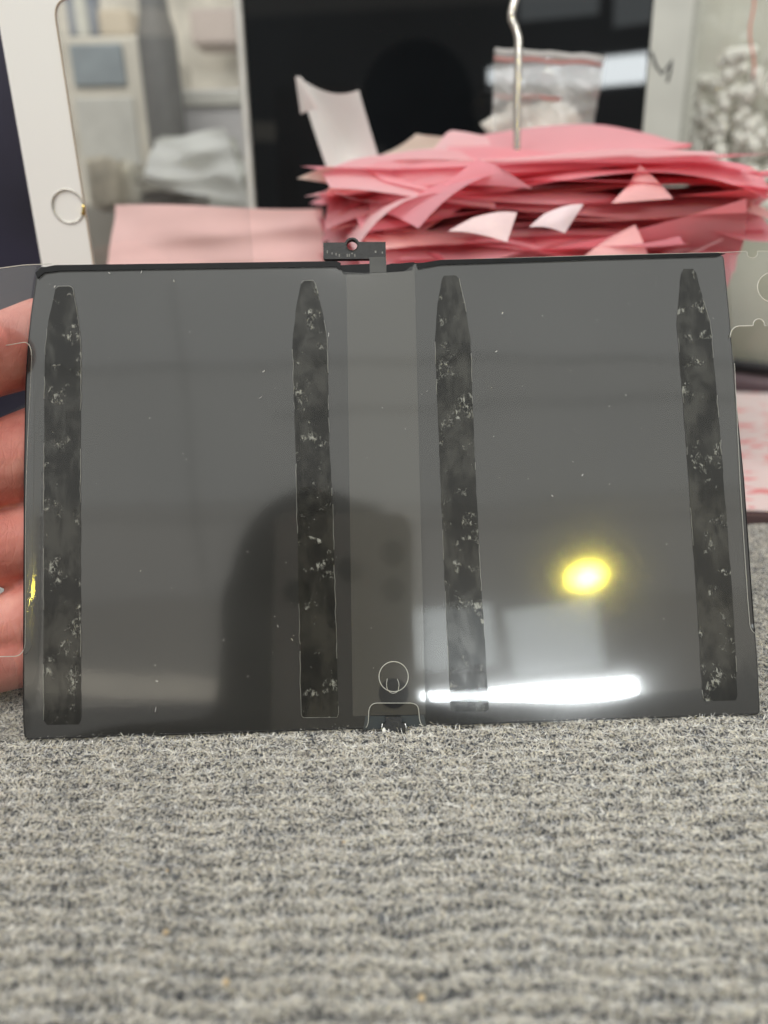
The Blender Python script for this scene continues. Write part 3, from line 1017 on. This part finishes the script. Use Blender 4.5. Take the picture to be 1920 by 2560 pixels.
def loft(top_, bot_, mat, label, name='pink_slip', group='pink slips on the bill spike', belly=.004):
    """bowed sheet between a back edge and a front edge, each a run of (u, v, distance)"""
    A = [at(*q) for q in top_]; B = [at(*q) for q in bot_]

    def samp(P, t):
        x = t * (len(P) - 1); i = min(int(x), len(P) - 2); f = x - i
        p0, p1, p2, p3 = P[max(i - 1, 0)], P[i], P[i + 1], P[min(i + 2, len(P) - 1)]
        return .5 * ((2 * p1) + (p2 - p0) * f + (2 * p0 - 5 * p1 + 4 * p2 - p3) * f * f + (3 * p1 - p0 - 3 * p2 + p3) * f ** 3)
    nx, ny = 30, 10
    ctr = (A[0] + A[-1] + B[0] + B[-1]) / 4
    V = []
    for j in range(ny):
        for i in range(nx):
            s_, t_ = i / (nx - 1), j / (ny - 1)
            q = samp(A, s_).lerp(samp(B, s_), t_)
            q = q + Vector((0, -belly * math.sin(math.pi * t_), -belly * .3 * math.sin(math.pi * t_) * math.sin(5 * s_)))
            V.append(q - ctr)
    F = [(j * nx + i, j * nx + i + 1, (j + 1) * nx + i + 1, (j + 1) * nx + i) for j in range(ny - 1) for i in range(nx - 1)]
    o = mesh(name, V, F, mat, None, True)
    o.location = ctr
    tag(o, label, 'paper slip', group)
    return o


# the ones that stand out
loft([(1130, 352, .41), (1250, 330, .415), (1380, 314, .42), (1500, 312, .42), (1610, 332, .41), (1680, 352, .40), (1724, 366, .39)],
     [(1080, 420, .37), (1200, 436, .365), (1320, 440, .36), (1450, 430, .36), (1560, 398, .365), (1650, 380, .38), (1722, 370, .388)], pinks[0],
     'bright pink slip on top of the pile, bowed up to a point at right')
loft([(1060, 398, .38), (1180, 372, .385), (1300, 372, .385), (1420, 388, .38), (1540, 404, .37)],
     [(1040, 440, .35), (1180, 455, .345), (1300, 450, .345), (1420, 470, .35), (1540, 420, .36)], pinks[1],
     'deep coral slip tucked right under the bowed top slip')
loft([(806, 432, .36), (880, 400, .37), (980, 384, .38), (1080, 372, .385), (1180, 384, .38)],
     [(826, 470, .335), (920, 476, .33), (1020, 490, .33), (1120, 506, .33), (1240, 520, .33)], pinks[2],
     'pale coral slip drooping over the left front of the pile')
loft([(900, 412, .365), (1000, 400, .37), (1150, 420, .37), (1350, 446, .365), (1520, 480, .36)],
     [(960, 452, .34), (1080, 480, .332), (1200, 500, .33), (1380, 510, .33), (1550, 508, .335)], pinks[0],
     'pink slip sweeping from upper left down to the middle of the pile')
loft([(1090, 366, .40), (1120, 330, .405), (1150, 328, .405), (1215, 340, .405)],
     [(1060, 392, .395), (1110, 388, .395), (1160, 380, .395), (1230, 372, .395)], pinks[4],
     'small pale pink paper peak on top of the pile left of the wire', belly=.001)
loft([(1640, 480, .36), (1720, 470, .36), (1800, 488, .36), (1915, 494, .36)],
     [(1600, 530, .34), (1700, 540, .34), (1800, 520, .34), (1918, 500, .355)], pinks[2],
     'pink slip reaching farthest right, pointed at its tip')
loft([(1660, 552, .36), (1740, 556, .36), (1830, 530, .36), (1916, 492, .36)],
     [(1640, 568, .345), (1740, 575, .345), (1830, 552, .35), (1918, 498, .358)], pinks[0],
     'pink slip rising to a point at far right of the pile')


def corner(px, Y, mat, label, name='pink_slip', group='pink slips on the bill spike', thick=None, curve=.004):
    """a slip's turned-up part: quad patch with a gentle curl, given by its corners"""
    a, b, c, d = [at(u, v, Y + dy) for (u, v, dy) in px]
    nx, ny = 10, 8
    V = []
    ctr = (a + b + c + d) / 4
    for j in range(ny):
        for i in range(nx):
            s, t = i / (nx - 1), j / (ny - 1)
            q = a.lerp(b, s).lerp(d.lerp(c, s), t)
            q = q + Vector((0, -curve * math.sin(math.pi * s) * math.sin(math.pi * t * .8), curve * .5 * math.sin(2.2 * s + t)))
            V.append(q - ctr)
    F = [(j * nx + i, j * nx + i + 1, (j + 1) * nx + i + 1, (j + 1) * nx + i) for j in range(ny - 1) for i in range(nx - 1)]
    o = mesh(name, V, F, mat, None, True)
    o.location = ctr
    tag(o, label, 'paper slip', group)
    return o


light_pink = paper_mat('light_pink_paper', (.88, .50, .50), .2)
corner([(1600, 412, .01), (1682, 502, 0), (1528, 508, 0), (1570, 470, .01)], .318, light_pink, 'light pink slip whose corner stands up as a triangle at the right of the pile', curve=.002)
corner([(1588, 562, .01), (1622, 650, 0), (1450, 648, 0), (1520, 602, .01)], .312, light_pink, 'light pink slip corner standing up just above the battery, lower right of the pile', curve=.002)
corner([(1778, 566, .01), (1776, 618, 0), (1640, 645, 0), (1700, 600, .01)], .335, pinks[2], 'pink slip corner sticking up above the right end of the battery', curve=.002)
corner([(1180, 545, .0), (1292, 543, .005), (1268, 604, -.01), (1120, 590, 0)], .305, paper_mat('blush_paper', (.90, .70, .70), .2), 'pale blush slip corner hanging out of the pile front')
corner([(1360, 535, .0), (1458, 522, .005), (1412, 582, -.006), (1322, 580, 0)], .306, paper_mat('blush_paper', (.90, .74, .76), .2), 'small pale slip corner hanging right of the blush corner')
corner([(1190, 398, .01), (1262, 432, 0), (1330, 470, 0), (1110, 470, .01)], .318, pinks[3], 'darker pink slip with a small peak in the front of the pile', curve=.002)

# white slip standing up behind, cream one beside it
corner([(740, 190, .012), (896, 186, 0), (948, 400, .0), (828, 420, .0)], .415, white_p, 'white paper slip standing up behind the left end of the pink pile', name='white_slip', group='loose slips behind the pile', curve=-.016)
corner([(738, 192, -.004), (756, 200, -.002), (800, 275, .004), (752, 290, .006)], .41, white_p, 'narrow white paper corner curling off the standing white slip', name='white_slip', group='loose slips behind the pile', curve=.002)
corner([(930, 395, .01), (1040, 322, .02), (1130, 345, .02), (1120, 410, .01)], .425, cream_p, 'cream slip rising behind the pile, right of the white slip', name='cream_slip', group='loose slips behind the pile', curve=-.006)
corner([(742, 446, .0), (830, 420, .0), (880, 455, .0), (860, 470, .0)], .36, cream_p, 'cream slip tip poking out at the far left of the pile', name='cream_slip', group='loose slips behind the pile', curve=.002)
# pale pink sheet leaning at the left


# --- white framed touch glass with home button
DY = .292
glass_root = empty('touch_glass', at(172, 900, DY))
tag(glass_root, 'white bordered tablet touch glass with round home button, standing at left', 'tablet glass')
gl = Vector(glass_root.location)


def dpt(u, v, y=0.0):
    return at(u, v, DY) - gl + Vector((0, y, 0))


ivory = simple('white_glass_border', (.86, .85, .82), .28, .02, 10)
# outline in the plane: outer left edge, then the long sides to the right
xo, xi = dpt(50, 345).x, dpt(187, 345).x
bt = dpt(170, 1050).z; tp = bt + .196
xr = dpt(612, 300).x
zc0, zc1 = dpt(115, -2).z, dpt(300, 905).z
outer = round_poly([(xo, bt), (xr, bt), (xr, tp), (xo, tp)], [.008, 0, 0, .008], 6)
inner = round_poly([(xi, zc1), (xr - .0012, zc1), (xr - .0012, zc0), (xi, zc0)], [.003, 0, 0, .006], 8)
btn = dpt(172, 516)
bhole = [(btn.x + .0054 * math.cos(a), btn.z + .0054 * math.sin(a)) for a in np.linspace(0, 2 * math.pi, 40, endpoint=False)]


def upright(o):
    """plates are drawn in x,y: stand them up so that the drawing's y becomes height"""
    o.data.transform(Matrix(((1, 0, 0, 0), (0, 0, -1, 0), (0, 1, 0, 0), (0, 0, 0, 1))))
    return o


cshape = round_poly([(xo, bt), (xr, bt), (xr, zc1), (xi, zc1), (xi, zc0), (xr, zc0), (xr, tp), (xo, tp)], [.008, 0, 0, .003, .006, 0, 0, .008], 8)
upright(plate('border', cshape, -.0006, .0006, ivory, glass_root, [bhole]))
upright(plate('glass_pane', inset(inner, -.0004), -.00045, -.00035, clear_mat('touch_pane', 1.5, .0, tint=(.99, .99, .99), veil=.015, veilcol=(.8, .79, .74)), glass_root))
brass = simple('button_ring_metal', (.60, .58, .53), .3, .1, metal=1)
b_ = upright(plate('home_button', bhole, -.0004, .0003, ivory, glass_root))
tube('button_ring', [(btn.x + .0055 * math.cos(a), -.0007, btn.z + .0055 * math.sin(a)) for a in np.linspace(0, 2 * math.pi, 40, endpoint=False)], .00035, brass, b_, 8, True)
tube('gold_glint', [(btn.x + .0055 * math.cos(a) , -.0010, btn.z + .0055 * math.sin(a)) for a in np.linspace(-.55, .05, 6)], .0006, simple('gold_glint', (.95, .72, .25), .2, .1, metal=1), b_, 8)  # glint on the button ring, modelled as a gold piece
rim = simple('adhesive_rim', (.40, .30, .20), .5)
tube('inner_rim', [(x, -.0008, y) for x, y in dense(inner[-9:] + inner[:9], .002, False)], .00022, rim, glass_root, 6)
# the stand that holds it up
fz = at(172, 1050, DY)
blkp = simple('stand_black', (.02, .02, .024), .5)
sb = from_bm('glass_stand', box_bm(-.045, .09, -.02, .03, 0, gl.z + bt + .006, .003), blkp)
sb.location = (gl.x + .01, DY + .012, -.006)
tag(sb, 'low black stand under the white bordered touch glass', 'stand')

# --- black glossy display standing behind
MY = .52
mp_ = [at(602, -120, MY), at(1622, -120, MY)]
mon = empty('black_display', at(1110, 800, MY))
tag(mon, 'large black glossy display standing behind the pink slips', 'display')
ml = Vector(mon.location)
mon.rotation_euler = (math.radians(-2.5), 0, math.radians(-3.57))
mg = simple('black_display_glass', (.006, .007, .008), .02, .3, 8, ior=1.30)
x0, x1 = at(612, 250, MY).x - ml.x, at(1612, 250, MY).x - ml.x
zb, zt = -.005 - ml.z, at(900, -160, MY).z - ml.z
from_bm('screen', box_bm(x0, x1, 0, .006, zb, zt, .0012), mg, mon)
side = simple('display_side_grey', (.55, .54, .50), .35, .1)
from_bm('side_rail', box_bm(x0 - .0052, x0 - .0006, -.0008, .010, zb, zt, .0012), side, mon)
from_bm('back_shell', box_bm(x0 + .002, x1 - .002, .0064, .014, zb, zt, .002), simple('display_shell', (.05, .05, .055), .4), mon)

# --- pale wall behind the bench
wl = from_bm('back_wall', box_bm(-1.6, 1.6, 1.3, 1.34, -.1, 1.2), simple('wall_paint', (.66, .65, .59), .7, .22, 5))
tag(wl, kind='structure')
# --- dark navy board at far left
nb = from_bm('navy_board', box_bm(-.16, .085, 0, .012, 0, .40, .002), simple('navy_board', (.018, .016, .032), .35, .5, 12))
nb.location = (at(20, 300, .47).x - .075, .47, -.006)
tag(nb, 'dark navy board standing behind the hand at far left', 'board')

# --- white paper on the bench behind the hand
q = [floor_at(-60, 985, .001), floor_at(140, 962, .001), floor_at(230, 1500, .001), floor_at(-90, 1500, .001)]
ws = plate('white_sheet', [(v.x, v.y) for v in q], .0012, .0018, white_p, None)
tag(ws, 'white paper sheet lying behind the holding fingers', 'paper sheet')

# --- printed pink sheet at right, over a board added for the dark mat edge and shadow
q = [floor_at(1700, 975, .004), floor_at(2050, 985, .004), floor_at(2080, 1280, .004), floor_at(1640, 1262, .004)]
cb = plate('edge_shade', inset([(v.x, v.y) for v in q], -.004), -.004, .0022, simple('edge_shade_brown', (.10, .06, .06), .5), None)
tag(cb, 'added thin dark board for the mat edge and shadow under the printed pink sheet', 'edge_shade')
ps = plate('printed_sheet', [(v.x, v.y) for v in q], .003, .0036, paper_mat('printed_pink', (.90, .76, .74), .15, None, (75.0, .56, (.85, .33, .33))), None)
tag(ps, 'pale pink printed sheet with red marks at the right edge', 'paper sheet')

# --- clear zip bag leaning on the display
ZY = .475
zb_root = empty('zip_bag', at(1360, 420, ZY))
tag(zb_root, 'crinkled clear zip bag leaning on the black display behind the wire', 'plastic bag')
zl = Vector(zb_root.location)
zmat = clear_mat('zip_plastic', 1.6, .10, veil=.34, veilcol=(.78, .77, .73), bump=1.0, bscale=60)


def wavy(name, corners, mat, parent, org, amp, nx=26, ny=22, seed=0, fr=1.0):
    rr = random.Random(seed)
    a, b, c, d = corners
    ph = [rr.uniform(0, 6) for _ in range(8)]
    V = []
    for j in range(ny):
        for i in range(nx):
            s, t = i / (nx - 1), j / (ny - 1)
            q = a.lerp(b, s).lerp(d.lerp(c, s), t)
            s, t0_, t = s * fr, t, t * fr
            w_ = math.sin(s * 9 + t * 5 + ph[0]) + .7 * math.sin(s * 17 - t * 13 + ph[1]) + .5 * abs(math.sin(s * 7 + t * 21 + ph[2])) + .4 * math.sin(t * 33 + s * 4 + ph[3])
            q = q + Vector((0, amp * w_ * min(1, t0_ * 3 + .15), amp * .3 * math.sin(s * 11 + ph[4])))
            V.append(q - org)
    F = [(j * nx + i, j * nx + i + 1, (j + 1) * nx + i + 1, (j + 1) * nx + i) for j in range(ny - 1) for i in range(nx - 1)]
    return mesh(name, V, F, mat, parent, True)


wavy('front_sheet', [at(1236, 122, ZY), at(1512, 142, ZY), at(1470, 420, ZY - .015), at(1225, 430, ZY - .02)], zmat, zb_root, zl, .0022, seed=3)
wavy('back_sheet', [at(1238, 126, ZY + .01), at(1508, 146, ZY + .01), at(1475, 420, ZY + .012), at(1230, 430, ZY + .012)], zmat, zb_root, zl, .002, seed=5)
red = simple('zip_red', (.42, .20, .18), .5)
for (va, vb) in ((146, 160), (240, 250)):
    tube('zip_line', [at(1236 + (1505 - 1236) * k / 8, va + (vb - va) * k / 8 + 3 * math.sin(k * 1.7), ZY - .004) - zl for k in range(9 if va < 200 else 6)], .0011, red, zb_root, 6)
tube('lip', [at(1237 + (1512 - 1237) * k / 10, 126 + 18 * k / 10 + 2 * math.sin(k * 2.1), ZY - .001) - zl for k in range(11)], .0012, clear_mat('lip_plastic', 1.5, .1, veil=.7), zb_root, 6)
bm = bmesh.new()
bmesh.ops.create_icosphere(bm, subdivisions=3, radius=1)
for v in bm.verts:
    k = 1 + .12 * math.sin(v.co.x * 7 + v.co.z * 5) + .08 * math.sin(v.co.y * 9 + v.co.x * 3)
    v.co = Vector((v.co.x * .026 * k, v.co.y * .006, v.co.z * .015 * k))
o = from_bm('parts_inside', bm, simple('bag_contents', (.62, .60, .54), .6, .35, 90), zb_root, True)
o.location = at(1330, 330, ZY) - zl + Vector((0, .002, 0))

# --- clear jar at the right, with a bag of white pellets on a grey-green tin
JY = .60
jc = at(1990, 955, JY)
JR = .108
jbase = -.006
jar = empty('clear_jar', (jc.x, jc.y, jbase))
tag(jar, 'tall clear plastic jar with dark base ring at the right edge', 'jar')
jm = clear_mat('jar_plastic', 1.5, .02, tint=(.96, .965, .945), veil=.05, veilcol=(.72, .72, .64))
lathe('wall', [(JR - .001, .010), (JR, .012), (JR, .46)], jm, jar, 64)
lathe('base_ring', [(0, .0), (JR + .004, .0), (JR + .006, .003), (JR + .006, .014), (JR + .003, .017), (JR - .004, .018), (0, .018)], simple('jar_base_plum', (.13, .09, .10), .4), jar, 64)
lathe('rim_band', [(JR + .001, .0185), (JR + .0035, .020), (JR + .0035, .025), (JR + .001, .027)], simple('jar_band_black', (.02, .02, .022), .4), jar, 64)
tin = lathe('tin', [(0, .0), (JR * .91, .0), (JR * .93, .004), (JR * .93, .092), (JR * .91, .097), (0, .097)], simple('tin_greygreen', (.52, .53, .45), .5, .12, 14), None, 48)
tin.location = (jc.x, jc.y, jbase + .0205)
tag(tin, 'grey green tin inside the clear jar below the pellets', 'tin')
z_t = jbase + .0205 + .098
pel = simple('pellet_white', (.90, .89, .85), .6, .06, 200)
bm = bmesh.new()
pr = random.Random(4)
for k in range(1900):
    a = pr.uniform(0, 2 * math.pi); rr_ = JR * .90 * math.sqrt(pr.uniform(.3, 1)) if k % 3 else JR * .90
    hmax = .094 + .010 * math.sin(a * 2)
    z_ = pr.uniform(.004, hmax)
    mtx = Matrix.Translation((jc.x + rr_ * math.cos(a), jc.y + rr_ * math.sin(a), z_t + z_)) @ Matrix.Rotation(pr.uniform(0, 3), 4, 'X') @ Matrix.Diagonal((1, 1, pr.uniform(.75, 1.3), 1))
    bmesh.ops.create_icosphere(bm, subdivisions=1, radius=pr.uniform(.0040, .0058), matrix=mtx)
pe = from_bm('pellets', bm, pel, None, True)
tag(pe, 'heap of small white pellets inside the jar', 'pellets', kind='stuff')
# crumpled clear bag above the pellets
bagm = clear_mat('crumpled_bag', 1.6, .12, veil=.36, veilcol=(.94, .93, .86), bump=1.0, bscale=45)
cbag = empty('crumpled_bag', (jc.x, jc.y, z_t + .09))
tag(cbag, 'crumpled clear plastic bag stuffed above the pellets in the jar', 'plastic bag')
for k in range(5):
    yy = jc.y - .085 + .035 * k
    h_ = JR * .985 * math.sqrt(max(.15, 1 - ((yy - jc.y) / JR) ** 2))
    c4 = [Vector((jc.x - h_, yy, z_t + .24)), Vector((jc.x + h_, yy, z_t + .25)), Vector((jc.x + h_ * .95, yy - .006, z_t + .06)), Vector((jc.x - h_ * .95, yy - .006, z_t + .06))]
    wavy('fold', c4, bagm, cbag, Vector(cbag.location), .0055, seed=20 + k)
o = tube('red_cord', [at(1880 + 6 * math.sin(k), -40 + k * 26, JY - .075) for k in range(10)], .0007, simple('red_cord', (.60, .22, .17), .5), None, 8)
tag(o, 'thin red cord hanging down at the upper right of the jar', 'cord')
o = tube('black_wire', [at(u, v, JY - .085) for u, v in [(1628, 130), (1640, 165), (1655, 185), (1668, 170), (1680, 150), (1676, 175), (1668, 205)]], .0008, blkp, None, 8)
tag(o, 'small bent black wire hooked near the jar left of the bag', 'wire')

psl = at(540, 640, .40)
o = wavy('pink_sheet', [at(288, 513, .43), at(806, 521, .41), at(815, 760, .39), at(262, 760, .40)], pale_pink, None, psl, .0022, nx=60, ny=30, seed=9, fr=.55)
o.location = psl
tag(o, 'pale pink sheet of paper standing left of the pile behind the battery', 'paper sheet')

# --- blurred workshop things seen through the touch glass
def bbox(name, px, Y, depth, col, label, cat, rough=.5, bev=.004, var=.12, parts=()):
    """upright box whose front face spans the photograph rectangle px at distance Y and that stands on the bench"""
    a, b = at(px[0], px[1], Y), at(px[2], px[3], Y)
    root = empty(name, ((a.x + b.x) / 2, Y, b.z))
    w_, h_ = abs(b.x - a.x), a.z - b.z
    from_bm('body', box_bm(-w_ / 2, w_ / 2, 0, depth, 0, h_, bev), simple(name + '_paint', col, rough, var, 18), root)
    for (nm, x0_, x1_, z0_, z1_, cc, dd) in parts:
        from_bm(nm, box_bm(-w_ / 2 + x0_ * w_, -w_ / 2 + x1_ * w_, -dd, .002, z0_ * h_, z1_ * h_, .002), simple(nm + '_paint', cc, .4, .1), root)
    tag(root, label, cat)
    return root


bbox('bench_shelf', (-400, 520, 760, 1000), .78, .5, (.33, .31, .27), 'beige grey shelf block behind the touch glass', 'shelf')
bbox('power_supply', (150, 90, 408, 520), .84, .2, (.66, .62, .53), 'beige instrument box with a grey blue window behind the touch glass', 'instrument',
     parts=(('window', .10, .74, .72, .95, (.27, .31, .33), .004), ('panel', .06, .80, .10, .66, (.58, .57, .52), .003)))
bbox('grey_case', (415, 225, 640, 520), .86, .2, (.52, .51, .51), 'flat grey case right of the beige instrument box', 'case', parts=(('lid', .0, 1.0, .86, .98, (.50, .49, .44), .006),))
c_ = at(440, 520, .83)
o = lathe('dark_canister', [(0, 0), (.017, 0), (.018, .003), (.018, .15), (.014, .165), (.012, .185), (0, .186)], simple('dark_canister', (.13, .13, .125), .5), None, 32, (0, 0, 0))
o.location = (c_.x, c_.y, c_.z); tag(o, 'dark grey upright canister between the instrument and the case', 'canister')
bbox('back_board', (60, -200, 700, 520), 1.12, .03, (.66, .62, .53), 'blurred beige wall panel far behind the touch glass', 'panel', var=.3)
bbox('cream_carton', (240, 20, 330, 90), 1.0, .06, (.58, .50, .38), 'small cream carton on the beige instrument box', 'carton')
bbox('blue_folder', (150, -60, 250, 92), 1.02, .02, (.22, .25, .30), 'slate blue folder standing behind the instrument box', 'folder', parts=(('spine', .3, .7, .0, 1.0, (.62, .62, .55), .004),))
bbox('pinkish_carton', (470, 20, 600, 110), 1.02, .06, (.50, .42, .38), 'dull pinkish carton above the grey case', 'carton')
# white crumpled plastic and bits of clutter in front of them
wr = empty('white_wrap', at(500, 500, .66))
tag(wr, 'white crumpled plastic wrap lying behind the pale pink sheet', 'plastic wrap')
wavy('front_fold', [at(385, 345, .66), at(560, 325, .66), at(622, 520, .64), at(360, 450, .63)], paper_mat('wrap_white', (.92, .93, .90), .35), wr, Vector(wr.location), .006, seed=41, fr=.45, nx=48, ny=40)
wavy('back_fold', [at(400, 335, .69), at(590, 345, .69), at(640, 530, .69), at(420, 520, .69)], paper_mat('wrap_white', (.74, .75, .70), .3), wr, Vector(wr.location), .005, seed=42, fr=.45, nx=48, ny=40)
clut = [((215, 395, 300, 520), .70, (.55, .50, .40), 'tan clip-like bit left among the clutter behind the glass'), ((290, 410, 345, 520), .72, (.62, .59, .50), 'cream bit second among the clutter behind the glass'), ((335, 445, 470, 480), .68, (.50, .48, .40), 'long flat beige bar among the clutter behind the glass'), ((350, 480, 520, 525), .69, (.36, .35, .32), 'grey comb-like block low in the clutter behind the glass')]
for px, Y, c3, lb in clut:
    a, b = at(px[0], px[1], Y), at(px[2], px[3], Y)
    bm = box_bm(-(b.x - a.x) / 2, (b.x - a.x) / 2, 0, .03, 0, a.z - b.z, .004, 3)
    for v in bm.verts: v.co += Vector((random.uniform(-.003, .003), random.uniform(-.002, .002), random.uniform(-.004, .004)))
    o = from_bm('bench_clutter', bm, simple('clutter', c3, .6, .3, 60), None)
    o.location = ((a.x + b.x) / 2, Y, b.z); tag(o, lb, 'clutter', 'clutter behind the touch glass')

# ------------------------------------------------------------------ photographer, met only as a reflection in the film
def phone():
    root = empty('smartphone')
    # back of the phone lies in the lens plane, facing the battery
    W_, H_ = .0776, .160
    lens = Vector((.0195, .0, 0))                                # lens sits in the upper corner of the back
    M = Matrix.Translation(CAMP + CAMR @ Vector((0, 0, .004))) @ CAMR.to_4x4()
    root.matrix_world = M
    cx_, cy_ = -.0135, -.0345
    bodym = simple('phone_back', (.62, .61, .58), .4, .1)
    out_ = round_poly([(cx_ - W_ / 2, cy_ - H_ / 2), (cx_ + W_ / 2, cy_ - H_ / 2), (cx_ + W_ / 2, cy_ + H_ / 2), (cx_ - W_ / 2, cy_ + H_ / 2)], .012, 8)
    plate('body', out_, .0015, .0095, bodym, root)
    plate('frame', inset(out_, -.0006), .003, .008, simple('phone_frame', (.30, .29, .27), .25, .1, metal=1), root)
    lm = simple('phone_lens', (.004, .006, .008), .05)
    for (x, y) in ((.012, .024), (.012, .004), (-.011, .014), (-.040, .0)):
        plate('lens', [(x + .0068 * math.cos(a), y + .0068 * math.sin(a)) for a in np.linspace(0, 2 * math.pi, 32, endpoint=False)], .0002, .0014, lm, root)
    tag(root, 'smartphone taking the picture, seen only as a dim reflection in the film', 'phone')


phone()

rail = simple('ceiling_rail', (.3, .3, .29), .6)
for (a, b, D_) in (((700, 1035), (2300, 985), 2.3), ((-500, 1305), (2300, 1290), 2.9), ((420, 700), (520, 1500), 2.6)):
    o = tube('ceiling_rail', [refl(*a, D_), refl(*b, D_)], .0035, rail, None, 8)
    tag(o, kind='structure')


def person():
    bm = bmesh.new()
    hc = refl(808, 1492, .62)
    fw = (FACE - hc); fw.z = 0; fw.normalize()
    rt = Vector((fw.y, -fw.x, 0)); up = Vector((0, 0, 1))
    P = lambda x, y, z: hc + rt * x + fw * y + up * z
    blob_chain(bm, [P(0, -.01, .035), P(0, .005, -.02), P(0, .01, -.07)], [.098, .094, .07])
    for s in (-1, 1):
        blob_chain(bm, [P(s * .097, 0, .0), P(s * .100, -.003, -.04)], [.012, .009])
    blob_chain(bm, [P(0, -.02, -.04), P(0, -.03, -.20)], [.104, .115])
    blob_chain(bm, [P(0, .092, -.01), P(0, .102, -.035)], [.008, .012])
    blob_chain(bm, [P(0, -.03, -.25), P(0, -.04, -.42), P(0, -.05, -.70)], [.13, .15, .15])
    for s in (-1, 1):
        blob_chain(bm, [P(s * .05, -.03, -.20), P(s * .17, -.03, -.24)], [.07, .065])
        blob_chain(bm, [P(s * .19, -.03, -.25), P(s * .25, .02, -.48), P(s * .14, .26, -.46)], [.062, .048, .036])
        blob_chain(bm, [P(s * .14, .26, -.46), P(s * .08, .33, -.40)], [.034, .03])
    o = fused('person', bm, .012, simple('dark_clothes', (.018, .018, .02), .85, .3, 12), 4)
    tag(o, 'person in dark clothing holding up a phone, seen only as a dim reflection', 'person')


person()
